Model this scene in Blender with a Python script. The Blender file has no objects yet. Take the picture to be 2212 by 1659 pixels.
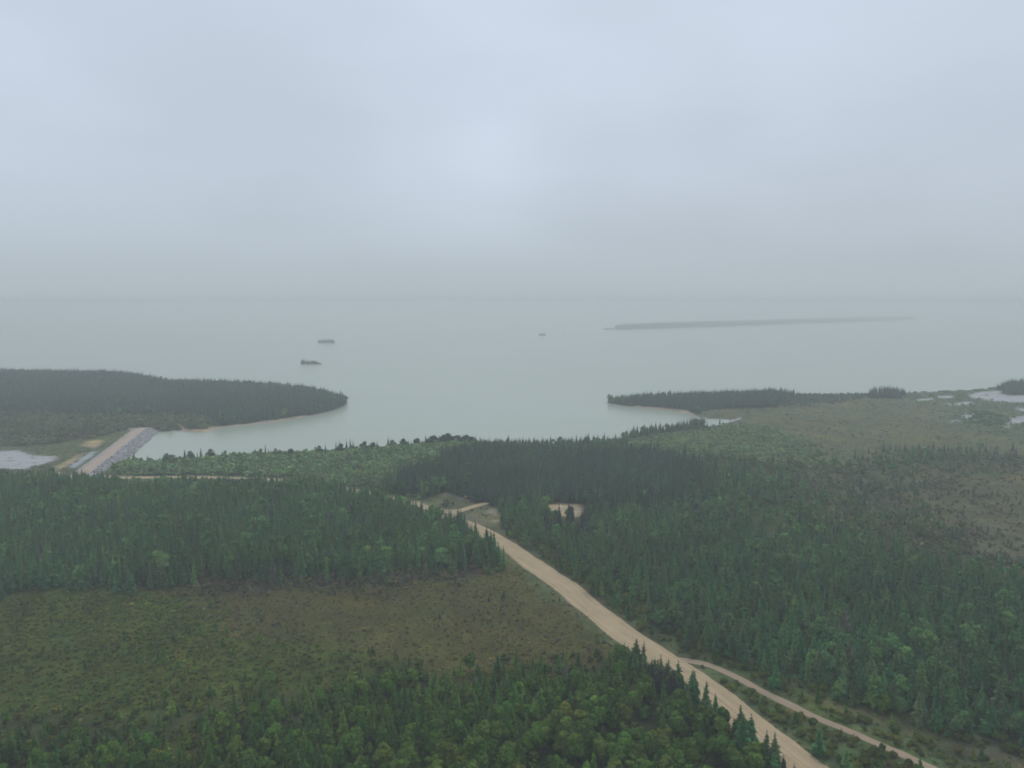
import bpy, math, random
import numpy as np
from mathutils import Vector

SC = bpy.context.scene
COL = SC.collection
rng = np.random.default_rng(7)
random.seed(7)

# ------------------------------------------------------------------ camera
CAMZ = 102.0
HZ = 655.0            # height of the true horizon in the frame, behind the fog
FW, FH, FPX = 2212.0, 1659.0, 1671.0
PITCH = math.atan((829.5 - HZ) / FPX)
cam_data = bpy.data.cameras.new('camera')
cam = bpy.data.objects.new('camera', cam_data)
COL.objects.link(cam)
cam.location = (0, 0, CAMZ)
cam.rotation_euler = (math.pi / 2 - PITCH, 0, 0)
cam_data.sensor_width = 36.0
cam_data.lens = 36.0 * FPX / FW
cam_data.clip_start = 1.0
cam_data.clip_end = 60000.0
SC.camera = cam

# ------------------------------------------------------------------ world
SUN_EL, SUN_AZ = math.radians(52), math.radians(20)      # azimuth from +Y towards +X
world = bpy.data.worlds.new('World')
SC.world = world
world.use_nodes = True
wt = world.node_tree
wt.nodes.clear()


def N(t, typ, **kw):
    n = t.nodes.new(typ)
    for k, v in kw.items():
        if k.startswith('i_'):
            n.inputs[k[2:].replace('_', ' ')].default_value = v
        elif k.startswith('x'):
            n.inputs[int(k[1:])].default_value = v
        else:
            setattr(n, k, v)
    return n


def ramp(t, pts, interp='LINEAR'):
    n = t.nodes.new('ShaderNodeValToRGB')
    n.color_ramp.interpolation = interp
    el = n.color_ramp.elements
    while len(el) < len(pts):
        el.new(0.5)
    for e, (p, c) in zip(el, pts):
        e.position = p
        e.color = (*c, 1) if len(c) == 3 else c
    return n


L = wt.links.new
sky = N(wt, 'ShaderNodeTexSky', sky_type='NISHITA', sun_disc=False)
sky.sun_elevation = SUN_EL
sky.sun_rotation = SUN_AZ
sky.air_density = 1.0
sky.dust_density = 4.0
tc = N(wt, 'ShaderNodeTexCoord')
sep = N(wt, 'ShaderNodeSeparateXYZ')
L(tc.outputs['Generated'], sep.inputs[0])
# the overcast deck: brightness by elevation, broken by soft noise
elev = ramp(wt, [(0.0, (.452, .517, .555)), (.015, (.449, .513, .555)), (.07, (.475, .548, .615)),
                 (.16, (.535, .61, .705)), (.34, (.59, .67, .785)), (1.0, (.60, .68, .79))], 'B_SPLINE')
L(sep.outputs[2], elev.inputs[0])
mp = N(wt, 'ShaderNodeMapping')
mp.inputs['Scale'].default_value = (1.0, 1.0, 2.6)
mp.inputs['Location'].default_value = (2.3, 0.7, 0.35)
L(tc.outputs['Generated'], mp.inputs[0])
nz = N(wt, 'ShaderNodeTexNoise', i_Scale=2.4, i_Detail=4.0, i_Roughness=0.42)
L(mp.outputs[0], nz.inputs['Vector'])
nzr = N(wt, 'ShaderNodeMapRange', x1=0.3, x2=0.7, x3=0.94, x4=1.05)
nzr.interpolation_type = 'SMOOTHSTEP'
L(nz.outputs[0], nzr.inputs[0])


def glow(px, py, width, amount, chain):
    """a thinner, brighter (or thicker, darker) place in the cloud deck around one direction"""
    dx, dy = (px - FW / 2) / FPX, (FH / 2 - py) / FPX
    d = Vector((dx, math.cos(PITCH) + dy * math.sin(PITCH), -math.sin(PITCH) + dy * math.cos(PITCH))).normalized()
    dot = N(wt, 'ShaderNodeVectorMath', operation='DOT_PRODUCT')
    dot.inputs[1].default_value = d
    nrm = N(wt, 'ShaderNodeVectorMath', operation='NORMALIZE')
    L(tc.outputs['Generated'], nrm.inputs[0])
    L(nrm.outputs[0], dot.inputs[0])
    mx0 = N(wt, 'ShaderNodeMath', operation='MAXIMUM', x1=0.0)
    L(dot.outputs['Value'], mx0.inputs[0])
    mr = N(wt, 'ShaderNodeMath', operation='POWER', x1=6.0 / width ** 2)
    L(mx0.outputs[0], mr.inputs[0])
    ma = N(wt, 'ShaderNodeMath', operation='MULTIPLY_ADD', x1=amount)
    L(mr.outputs[0], ma.inputs[0])
    L(chain, ma.inputs[2])
    return ma.outputs[0]


ch = nzr.outputs[0]
ch = glow(1075, 375, 0.13, 0.085, ch)
ch = glow(1060, 340, 0.30, 0.03, ch)
ch = glow(1300, 60, 0.45, 0.03, ch)
ch = glow(130, 90, 0.28, 0.05, ch)
ch = glow(1560, 210, 0.11, -0.02, ch)
ch = glow(2200, 380, 0.40, -0.06, ch)
ch = glow(330, 460, 0.26, -0.03, ch)
ch = glow(760, 430, 0.12, -0.015, ch)
# cloud relief fades into even fog towards the horizon
fade = N(wt, 'ShaderNodeMapRange', x1=0.0, x2=0.09, x3=0.0, x4=1.0)
fade.interpolation_type = 'SMOOTHSTEP'
L(sep.outputs[2], fade.inputs[0])
fm = N(wt, 'ShaderNodeMix', data_type='FLOAT')
fm.inputs[2].default_value = 1.0
L(fade.outputs[0], fm.inputs[0]); L(ch, fm.inputs[3])
ch = fm.outputs[0]
vm = N(wt, 'ShaderNodeVectorMath', operation='SCALE')
L(elev.outputs[0], vm.inputs[0])
L(ch, vm.inputs['Scale'])
vm2 = N(wt, 'ShaderNodeVectorMath', operation='SCALE')
vm2.inputs['Scale'].default_value = 10.0
L(vm.outputs[0], vm2.inputs[0])
mix = N(wt, 'ShaderNodeMix', data_type='RGBA')
mix.inputs[0].default_value = 0.97
L(sky.outputs[0], mix.inputs[6])
L(vm2.outputs[0], mix.inputs[7])
bg = N(wt, 'ShaderNodeBackground', i_Strength=0.1)
L(mix.outputs[2], bg.inputs[0])
wo = N(wt, 'ShaderNodeOutputWorld')
L(bg.outputs[0], wo.inputs[0])

sun_d = bpy.data.lights.new('sun', 'SUN')
sun_d.energy = 0.8
sun_d.angle = math.radians(25)
sun_d.color = (1.0, 0.95, 0.88)
sun = bpy.data.objects.new('sun', sun_d)
COL.objects.link(sun)
sd = Vector((math.sin(SUN_AZ) * math.cos(SUN_EL), math.cos(SUN_AZ) * math.cos(SUN_EL), math.sin(SUN_EL)))
sun.rotation_euler = sd.to_track_quat('Z', 'Y').to_euler()
sun.location = (0, 0, 400)

SC.view_settings.view_transform = 'Standard'
SC.view_settings.look = 'None'
SC.view_settings.exposure = 0.0
SC.view_settings.gamma = 1.0
SC.world.cycles.sampling_method = 'AUTOMATIC'
SC.render.engine = 'CYCLES'
SC.cycles.use_denoising = True
SC.cycles.max_bounces = 4
SC.cycles.diffuse_bounces = 2
SC.cycles.glossy_bounces = 2
SC.cycles.volume_bounces = 2
SC.cycles.transmission_bounces = 1
SC.cycles.transparent_max_bounces = 6
SC.cycles.filter_width = 1.75
HAZE_DENSITY = 0.00049


# ------------------------------------------------------------------ geometry of the place
def un(x, y, z=2.0):
    """photo point (2212 x 1659 frame) -> where that line of sight meets the height z"""
    x = np.asarray(x, float); y = np.asarray(y, float)
    dx, dy = (x - FW / 2) / FPX, (FH / 2 - y) / FPX
    dY = math.cos(PITCH) + dy * math.sin(PITCH)
    dZ = -math.sin(PITCH) + dy * math.cos(PITCH)
    t = (z - CAMZ) / dZ
    return np.stack([dx * t, dY * t], -1)


def topx(X, Y, Z):
    Zr = Z - CAMZ
    d = Y * math.cos(PITCH) - Zr * math.sin(PITCH)
    u = Y * math.sin(PITCH) + Zr * math.cos(PITCH)
    d = np.where(d < 1, 1, d)
    return FW / 2 + FPX * X / d, FH / 2 - FPX * u / d


def poly(pts, z=2.0):
    a = np.array(pts, float)
    return un(a[:, 0], a[:, 1], z)


def inside(P, X, Y):
    c = np.zeros(X.shape, bool)
    n = len(P)
    for i in range(n):
        x1, y1 = P[i]; x2, y2 = P[(i + 1) % n]
        if y1 == y2:
            continue
        cond = (y1 > Y) != (y2 > Y)
        xi = x1 + (Y - y1) * (x2 - x1) / (y2 - y1)
        c ^= cond & (X < xi)
    return c


def segdist(P, X, Y, closed=True):
    d = np.full(X.shape, 1e12)
    n = len(P)
    for i in range(n if closed else n - 1):
        ax, ay = P[i]; bx, by = P[(i + 1) % n]
        vx, vy = bx - ax, by - ay
        l2 = vx * vx + vy * vy + 1e-9
        t = np.clip(((X - ax) * vx + (Y - ay) * vy) / l2, 0, 1)
        q = (X - ax - t * vx) ** 2 + (Y - ay - t * vy) ** 2
        np.minimum(d, q, out=d)
    return np.sqrt(d)


def hsh(i, j, s):
    v = (i.astype(np.int64) * 374761393 + j.astype(np.int64) * 668265263 + s * 1274126177) & 0x7fffffff
    v = ((v ^ (v >> 13)) * 1274126177) & 0x7fffffff
    v = (v ^ (v >> 16)) & 0xffff
    return v / 65535.0


def vnoise(X, Y, scale, s=0):
    x = X / scale; y = Y / scale
    i = np.floor(x); j = np.floor(y)
    fx = x - i; fy = y - j
    fx = fx * fx * (3 - 2 * fx); fy = fy * fy * (3 - 2 * fy)
    i = i.astype(np.int64); j = j.astype(np.int64)
    a = hsh(i, j, s); b = hsh(i + 1, j, s); c = hsh(i, j + 1, s); d = hsh(i + 1, j + 1, s)
    return (a * (1 - fx) + b * fx) * (1 - fy) + (c * (1 - fx) + d * fx) * fy


def fbm(X, Y, scale, s=0, o=3):
    r = 0; a = 1; t = 0
    for k in range(o):
        r = r + a * vnoise(X, Y, scale / 2 ** k, s + k * 17); t += a; a *= 0.5
    return r / t - 0.5


def sstep(a, b, x):
    t = np.clip((x - a) / (b - a), 0, 1)
    return t * t * (3 - 2 * t)


SHORE_PX = [(-900, 800), (-500, 805), (0, 813), (130, 817), (270, 819), (340, 830), (370, 836), (400, 836), (500, 837), (600, 843),
            (680, 851), (735, 866), (753, 870), (745, 878), (720, 887), (700, 892), (660, 900), (620, 908), (570, 915),
            (520, 920), (480, 923), (455, 930), (430, 934), (400, 934), (380, 930), (345, 934), (330, 940), (300, 962),
            (276, 985), (262, 998), (330, 1000), (400, 993), (500, 989), (600, 983), (700, 979), (800, 972), (900, 966),
            (1000, 963), (1100, 959), (1200, 957), (1290, 953), (1330, 948), (1360, 943), (1400, 936), (1450, 929),
            (1520, 920), (1560, 912), (1574, 907), (1530, 905), (1500, 899), (1480, 893), (1440, 887), (1400, 882),
            (1350, 877), (1308, 870), (1330, 868), (1400, 864), (1500, 860), (1600, 857), (1700, 853), (1800, 852),
            (1880, 851), (2000, 851), (2090, 850), (2150, 846), (2212, 840), (2500, 825), (3000, 812)]
SHORE = poly(SHORE_PX, 0.0)
SHORE = np.vstack([SHORE, [[6000, 800], [6000, -3000], [-6000, -3000], [-6000, 900]]])

EDGE_PX = [(205, 1024), (250, 1029), (330, 1029), (400, 1028), (500, 1030), (600, 1034), (700, 1045), (800, 1062), (850, 1072),
           (898, 1084), (934, 1095), (965, 1103), (997, 1117), (1041, 1135), (1080, 1155), (1120, 1178), (1170, 1212),
           (1240, 1257), (1300, 1305), (1360, 1350), (1420, 1391), (1475, 1425), (1540, 1468), (1600, 1512), (1660, 1560),
           (1720, 1605), (1790, 1659), (1900, 1748), (2100, 1905)]


def smooth_line(P, step=2.0):
    P = np.asarray(P, float)
    out = []
    n = len(P)
    for i in range(n - 1):
        p0 = P[max(i - 1, 0)]; p1 = P[i]; p2 = P[i + 1]; p3 = P[min(i + 2, n - 1)]
        m = max(2, int(np.linalg.norm(p2 - p1) / step))
        for k in range(m):
            t = k / m
            out.append(0.5 * ((2 * p1) + (-p0 + p2) * t + (2 * p0 - 5 * p1 + 4 * p2 - p3) * t * t + (-p0 + 3 * p1 - 3 * p2 + p3) * t ** 3))
    out.append(P[-1])
    out = np.array(out)
    for _ in range(3):
        out[1:-1] = (out[:-2] + 2 * out[1:-1] + out[2:]) / 4
    return out


def normals(P):
    T = np.gradient(P, axis=0)
    T /= np.linalg.norm(T, axis=1, keepdims=True) + 1e-9
    return np.stack([-T[:, 1], T[:, 0]], -1)


edge = smooth_line(poly(EDGE_PX, 2.1))
en = normals(edge)
# the traced side is the right-hand side (towards the east); the road lies to the west / near side of it
sgn = -1.0 if np.dot(en[-20], [-1, 0]) < 0 else 1.0
xpx, _ = topx(edge[:, 0], edge[:, 1], 2.0)
roadw = np.interp(xpx, [200, 600, 900, 1000, 1100, 1220, 1340, 1500, 2100], [5.5, 5.5, 6.5, 7.8, 8.4, 9.8, 9.2, 9.6, 9.8])
ROAD = edge + en * sgn * (roadw / 2)[:, None]
SIDE_PX = [(1462, 1424), (1500, 1428), (1540, 1438), (1600, 1467), (1640, 1490), (1700, 1519), (1760, 1549), (1850, 1586), (1940, 1625), (2010, 1657), (2120, 1715), (2300, 1810)]
SIDE = smooth_line(poly(SIDE_PX, 2.1), 1.5)
BRANCH_PX = [(972, 1110), (985, 1105), (1005, 1099), (1025, 1093), (1052, 1086)]
BRANCH = smooth_line(poly(BRANCH_PX, 2.1), 1.5)
STREAK = smooth_line(poly([(1800, 1520), (1860, 1537), (1945, 1562), (2050, 1604), (2150, 1628), (2300, 1665)], 2.1))

DA, DB = un(181, 1021, 3.6), un(303, 927, 3.6)
DDIR = (DB - DA) / np.linalg.norm(DB - DA)
DNR = np.array([DDIR[1], -DDIR[0]])        # to the right (lake side)

bumps = [(un(975, 985), 34, 4.0), (un(2260, 855), 120, 5.0), (un(100, 830), 160, 3.0), (un(964, 1072), 7, 2.0)]


def height(X, Y):
    d = segdist(SHORE, X, Y)
    ins = inside(SHORE, X, Y)
    sdv = np.where(ins, d, -d)
    wob = fbm(X, Y, 22, 5) * 5.0
    s2 = sdv + wob * sstep(60, 4, np.abs(sdv)) * 0.6
    zl = -0.05 + 0.35 * sstep(0, 4, s2) + 1.55 * sstep(2, 16, s2) + (fbm(X, Y, 120, 9) * 2.2 + fbm(X, Y, 9, 3) * 0.5) * sstep(15, 70, s2)
    zw = -0.05 + np.maximum(s2, -40) * 0.09
    z = np.where(s2 > 0, zl, zw)
    for (c, r, h) in bumps:
        z = z + h * np.exp(-((X - c[0]) ** 2 + (Y - c[1]) ** 2) / r ** 2) * (s2 > -5)
    dr = np.minimum(segdist(ROAD[::4], X, Y, False) - 4.0, segdist(SIDE[::4], X, Y, False) - 1.6)
    dr = np.minimum(dr, segdist(BRANCH[::2], X, Y, False) - 2.5)
    k = sstep(14, 2, dr) * (s2 > 0)
    z = z * (1 - k) + 1.95 * k
    return z, s2


# ------------------------------------------------------------------ zones (traced where the trees stand)
ZN = {}


def zone(name, pts, **kw):
    ZN[name] = dict(P=poly(pts), **kw)


# s: spruce per m2, hs: height; b: broadleaf, hb; u: shrub, hu; t: tufts; g: ground colour ; k: colour key
zone('left_land', [(-1500, 790), (780, 790), (780, 880), (440, 926), (285, 926), (100, 968), (-1500, 968)], s=.17, hs=9, b=.01, hb=8, u=.01, hu=2.5, t=0, g=(.03, .04, .02), k='dark')
zone('left_land_scrub', [(-1500, 890), (0, 893), (100, 890), (240, 900), (380, 893), (470, 905), (470, 925), (400, 935), (285, 927), (210, 950), (110, 966), (-1500, 968)], s=.012, hs=5, b=.02, hb=4.5, u=.12, hu=2.2, t=.05, g=(.085, .10, .05), k='olive')
zone('left_flat', [(-1500, 962), (90, 963), (200, 948), (285, 925), (345, 928), (340, 938), (276, 990), (240, 1022), (180, 1026), (100, 1036), (-1500, 1030)], s=0, hs=4, b=0, hb=4, u=.02, hu=.8, t=.2, g=(.095, .115, .058), k='pale')
zone('roadside_open', [(120, 1024), (240, 1020), (400, 1022), (600, 1026), (700, 1036), (800, 1054), (870, 1066), (930, 1090), (985, 1108), (1075, 1160), (1060, 1200), (1000, 1150), (900, 1100), (800, 1076), (700, 1058), (600, 1055), (420, 1056), (262, 1058), (240, 1048), (120, 1044)], s=.01, hs=3, b=0, hb=3, u=.12, hu=1.5, t=.3, g=(.08, .11, .05), k='pale')
zone('left_spruce', [(-2000, 1043), (120, 1043), (240, 1046), (262, 1058), (420, 1060), (600, 1062), (700, 1066), (800, 1084), (880, 1108), (940, 1130), (990, 1154), (1030, 1178), (1058, 1203), (1072, 1222), (950, 1232), (700, 1238), (500, 1243), (380, 1262), (250, 1268), (-2000, 1262)], s=.21, hs=8.3, b=.014, hb=8, u=.01, hu=2, t=0, g=(.028, .036, .018), k='spruce')
zone('coast_thicket', [(240, 1000), (330, 990), (700, 970), (1030, 955), (1060, 975), (960, 1005), (900, 1030), (830, 1050), (860, 1066), (790, 1056), (690, 1040), (590, 1030), (400, 1024), (250, 1024)], s=.004, hs=5.5, b=.022, hb=4.6, u=.20, hu=2.4, t=0, g=(.06, .10, .04), k='pale')
zone('coast_spruce', [(1020, 955), (1340, 945), (1420, 935), (1480, 930), (1480, 985), (1340, 995), (1060, 1000), (1000, 1000)], s=.10, hs=4.6, b=.004, hb=5, u=.03, hu=2, t=0, g=(.035, .045, .025), k='spruce')
zone('centre_spruce', [(860, 1062), (850, 1040), (960, 1008), (1050, 985), (1330, 985), (1480, 1000), (1540, 1060), (1500, 1130), (1350, 1140), (1262, 1128), (1262, 1094), (1180, 1087), (1085, 1092), (1040, 1078), (1000, 1068), (945, 1067), (900, 1070)], s=.20, hs=9.6, b=.006, hb=8, u=.005, hu=2, t=0, g=(.025, .032, .018), k='deep')
zone('right_forest', [(1085, 1098), (1180, 1112), (1262, 1112), (1500, 1090), (1540, 1030), (1480, 992), (1700, 990), (3200, 990), (3200, 2300), (2600, 1800), (2330, 1668), (2150, 1606), (2050, 1585), (1945, 1548), (1850, 1524), (1740, 1490), (1640, 1452), (1540, 1405), (1450, 1358), (1380, 1314), (1290, 1256), (1190, 1190), (1120, 1150), (1090, 1130)], s=.135, hs=7.0, b=.014, hb=6.2, u=.03, hu=1.6, t=.1, g=(.048, .072, .028), k='spruce')
zone('right_bog_forest', [(1560, 1000), (3200, 975), (3200, 1330), (2212, 1270), (1980, 1210), (1850, 1150), (1700, 1075)], s=.055, hs=4.2, b=.006, hb=3.6, u=.12, hu=1.4, t=.15, g=(.075, .098, .045), k='olive')
zone('right_brown', [(1860, 1040), (2010, 1010), (3200, 1000), (3200, 1270), (2212, 1230), (2080, 1160), (1900, 1090)], s=.012, hs=3.4, b=.0, hb=4, u=.02, hu=.9, t=.2, g=(.105, .105, .055), k='brown')
zone('bog_top', [(1340, 952), (1420, 938), (1530, 920), (1578, 906), (1480, 893), (1550, 880), (1700, 872), (1740, 800), (3200, 790), (3200, 985), (1700, 988), (1480, 985)], s=.0012, hs=2.8, b=0, hb=4, u=.007, hu=.9, t=.14, g=(.105, .118, .056), k='olive')
zone('bog_green', [(1400, 945), (1570, 915), (1640, 918), (1700, 940), (1760, 962), (1700, 985), (1450, 985), (1340, 965)], s=.012, hs=3.6, b=0, hb=4, u=.08, hu=1.6, t=.08, g=(.085, .125, .045), k='pale')
zone('marsh_right', [(1950, 856), (1990, 800), (3200, 800), (3200, 950), (2212, 950), (2100, 935), (2030, 905), (2060, 880), (1960, 868)], s=.001, hs=3, b=.0, hb=3, u=.03, hu=1.5, t=.05, g=(.085, .115, .06), k='pale')
zone('marsh_bush', [(2088, 900), (2130, 893), (2165, 898), (2175, 912), (2130, 920), (2090, 914)], s=.02, hs=4, b=.03, hb=4, u=.15, hu=2.5, t=.05, g=(.05, .075, .04), k='spruce')
zone('peninsula', [(1314, 872), (1335, 868), (1400, 864.5), (1500, 860.5), (1690, 854), (1700, 860), (1690, 872), (1660, 880), (1560, 884), (1480, 887), (1400, 880), (1350, 876)], s=.20, hs=8.2, b=0, hb=6, u=.02, hu=2, t=0, g=(.03, .04, .02), k='dark')
zone('peninsula_tail', [(1690, 852), (1780, 851), (1885, 852), (1880, 857), (1800, 868), (1740, 874), (1680, 880)], s=.035, hs=3.4, b=0, hb=6, u=.08, hu=1.6, t=.04, g=(.06, .07, .04), k='dark')
zone('clump', [(1883, 852), (1953, 852), (1953, 861), (1883, 861)], s=.24, hs=8.2, b=0, hb=6, u=0, hu=2, t=0, g=(.03, .04, .02), k='dark')
zone('corner_wood', [(2160, 851), (2175, 862), (2230, 866), (3200, 866), (3200, 830), (2500, 826), (2212, 841)], s=.20, hs=8.5, b=0, hb=6, u=0, hu=2, t=0, g=(.03, .04, .02), k='dark')
zone('bog_left', [(-2000, 1262), (250, 1268), (380, 1262), (500, 1243), (700, 1238), (950, 1232), (1072, 1216), (1120, 1222), (1190, 1290), (1290, 1372), (1350, 1420), (1300, 1450), (1150, 1455), (900, 1460), (720, 1492), (620, 1555), (450, 1605), (250, 1622), (0, 1642), (-2000, 1650)], s=.004, hs=2.2, b=0, hb=3, u=.13, hu=.5, t=.44, g=(.084, .084, .022), k='brown')
zone('bog_left_green', [(-2000, 1262), (250, 1268), (360, 1285), (420, 1330), (560, 1370), (700, 1400), (900, 1430), (720, 1500), (620, 1555), (450, 1605), (250, 1622), (0, 1642), (-2000, 1650)], s=.018, hs=2.6, b=0, hb=3, u=.20, hu=.62, t=.44, g=(.060, .090, .014), k='green')
zone('edge_scrub', [(380, 1262), (500, 1243), (700, 1236), (950, 1230), (1072, 1220), (1092, 1234), (1000, 1252), (700, 1264), (500, 1278), (400, 1280)], s=.055, hs=4.2, b=0, hb=4, u=.16, hu=1.5, t=.1, g=(.07, .062, .042), k='brown')
zone('left_rise', [(-2000, 1548), (0, 1545), (300, 1530), (560, 1490), (700, 1470), (660, 1540), (450, 1605), (250, 1625), (0, 1645), (-2000, 1655)], s=.055, hs=3.8, b=.004, hb=3.8, u=.16, hu=1.3, t=.2, g=(.055, .068, .026), k='green')
zone('verge_left', [(1068, 1180), (1110, 1190), (1200, 1262), (1290, 1335), (1400, 1420), (1350, 1425), (1280, 1372), (1190, 1296), (1120, 1232), (1078, 1206)], s=.0, hs=3, b=0, hb=3, u=.05, hu=.8, t=.35, g=(.09, .115, .045), k='green')
zone('bottom_forest', [(-2000, 1652), (0, 1642), (250, 1622), (450, 1602), (600, 1545), (720, 1490), (900, 1456), (1150, 1450), (1300, 1445), (1345, 1428), (1400, 1462), (1450, 1500), (1500, 1545), (1580, 1603), (1650, 1665), (1720, 1735), (2000, 2100), (-2000, 2100)], s=.17, hs=5.5, b=.034, hb=5.0, u=.04, hu=2, t=0, g=(.03, .045, .016), k='green')
zone('rise_scrub', [(600, 1550), (720, 1487), (900, 1452), (1150, 1446), (1330, 1424), (1350, 1436), (1300, 1456), (1150, 1474), (900, 1482), (740, 1520), (640, 1580)], s=.08, hs=4.4, b=.004, hb=4, u=.12, hu=1.8, t=0, g=(.045, .055, .022), k='green')
zone('broadleaf_stand', [(1190, 1572), (1260, 1535), (1330, 1505), (1400, 1520), (1450, 1540), (1500, 1558), (1580, 1612), (1640, 1670), (1720, 1745), (1900, 2000), (400, 2000), (620, 1690), (900, 1650), (1100, 1620)], s=.010, hs=7.4, b=.070, hb=6.2, u=.04, hu=2.6, t=0, g=(.035, .055, .018), k='leaf')
zone('corner_broadleaf', [(-2000, 1665), (0, 1660), (300, 1655), (620, 1640), (700, 1700), (600, 2000), (-2000, 2000)], s=.045, hs=6.3, b=.042, hb=5.6, u=.05, hu=2.4, t=0, g=(.03, .05, .016), k='leaf')
zone('verge_right', [(1070, 1140), (1120, 1150), (1190, 1190), (1290, 1256), (1380, 1314), (1450, 1358), (1540, 1405), (1640, 1452), (1740, 1490), (1850, 1524), (1945, 1548), (2050, 1585), (2150, 1606), (2330, 1668), (2600, 1800), (3000, 2100), (2200, 2000), (1790, 1659), (1720, 1605), (1600, 1512), (1475, 1423), (1300, 1305), (1240, 1257), (1120, 1178)], s=.004, hs=2.8, b=.001, hb=3, u=.13, hu=1.0, t=.32, g=(.085, .125, .045), k='green')
zone('forest_fringe', [(1100, 1130), (1120, 1150), (1190, 1190), (1290, 1256), (1380, 1314), (1450, 1358), (1540, 1405), (1640, 1452), (1740, 1490), (1850, 1524), (1945, 1548), (2050, 1585), (2150, 1606), (2330, 1668), (2330, 1700), (2130, 1640), (2030, 1612), (1920, 1580), (1840, 1558), (1730, 1524), (1640, 1488), (1530, 1436), (1430, 1386), (1350, 1334), (1260, 1275), (1160, 1205), (1098, 1160)], s=.045, hs=3.9, b=.010, hb=3.6, u=.20, hu=1.7, t=.2, g=(.07, .10, .04), k='green')
zone('verge_shrubs', [(1560, 1480), (1610, 1478), (1700, 1522), (1850, 1590), (1990, 1655), (2300, 1820), (2200, 1950), (1900, 1740), (1790, 1650), (1720, 1598), (1600, 1505)], s=.014, hs=3.0, b=.004, hb=3.2, u=.26, hu=1.5, t=.2, g=(.07, .11, .04), k='green')
zone('clearing_upper', [(925, 1078), (950, 1070), (1000, 1070), (1030, 1077), (1046, 1085), (985, 1102), (940, 1094)], s=0, hs=4, b=0, hb=4, u=.004, hu=1.2, t=.2, g=(.105, .115, .055), k='brown')
zone('clearing_lower', [(984, 1107), (1046, 1088), (1072, 1098), (1084, 1120), (1078, 1148), (1050, 1138), (1000, 1118)], s=0, hs=4, b=0, hb=4, u=.003, hu=1.0, t=.2, g=(.12, .125, .062), k='brown')
zone('clearing_bush', [(960, 1096), (964, 1089), (974, 1088), (979, 1096), (972, 1100)], s=0, hs=4, b=.04, hb=3.5, u=.15, hu=2.2, t=.2, g=(.07, .08, .04), k='spruce')
NAMES = list(ZN)


def classify(X, Y):
    WX = X + fbm(X, Y, 16, 31) * 12; WY = Y + fbm(X, Y, 16, 57) * 20
    m = sstep(60, 150, X) * sstep(250, 340, Y) * sstep(560, 470, Y)
    WX = WX + m * fbm(X, Y, 70, 131) * 90; WY = WY + m * fbm(X, Y, 70, 157) * 120
    idx = np.full(X.shape, -1)
    for i, n in enumerate(NAMES):
        idx[inside(ZN[n]['P'], WX, WY)] = i
    return idx


DEFAULT = dict(s=.12, hs=7.2, b=.008, hb=7, u=.02, hu=2, t=0, g=(.035, .045, .022), k='spruce')
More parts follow.
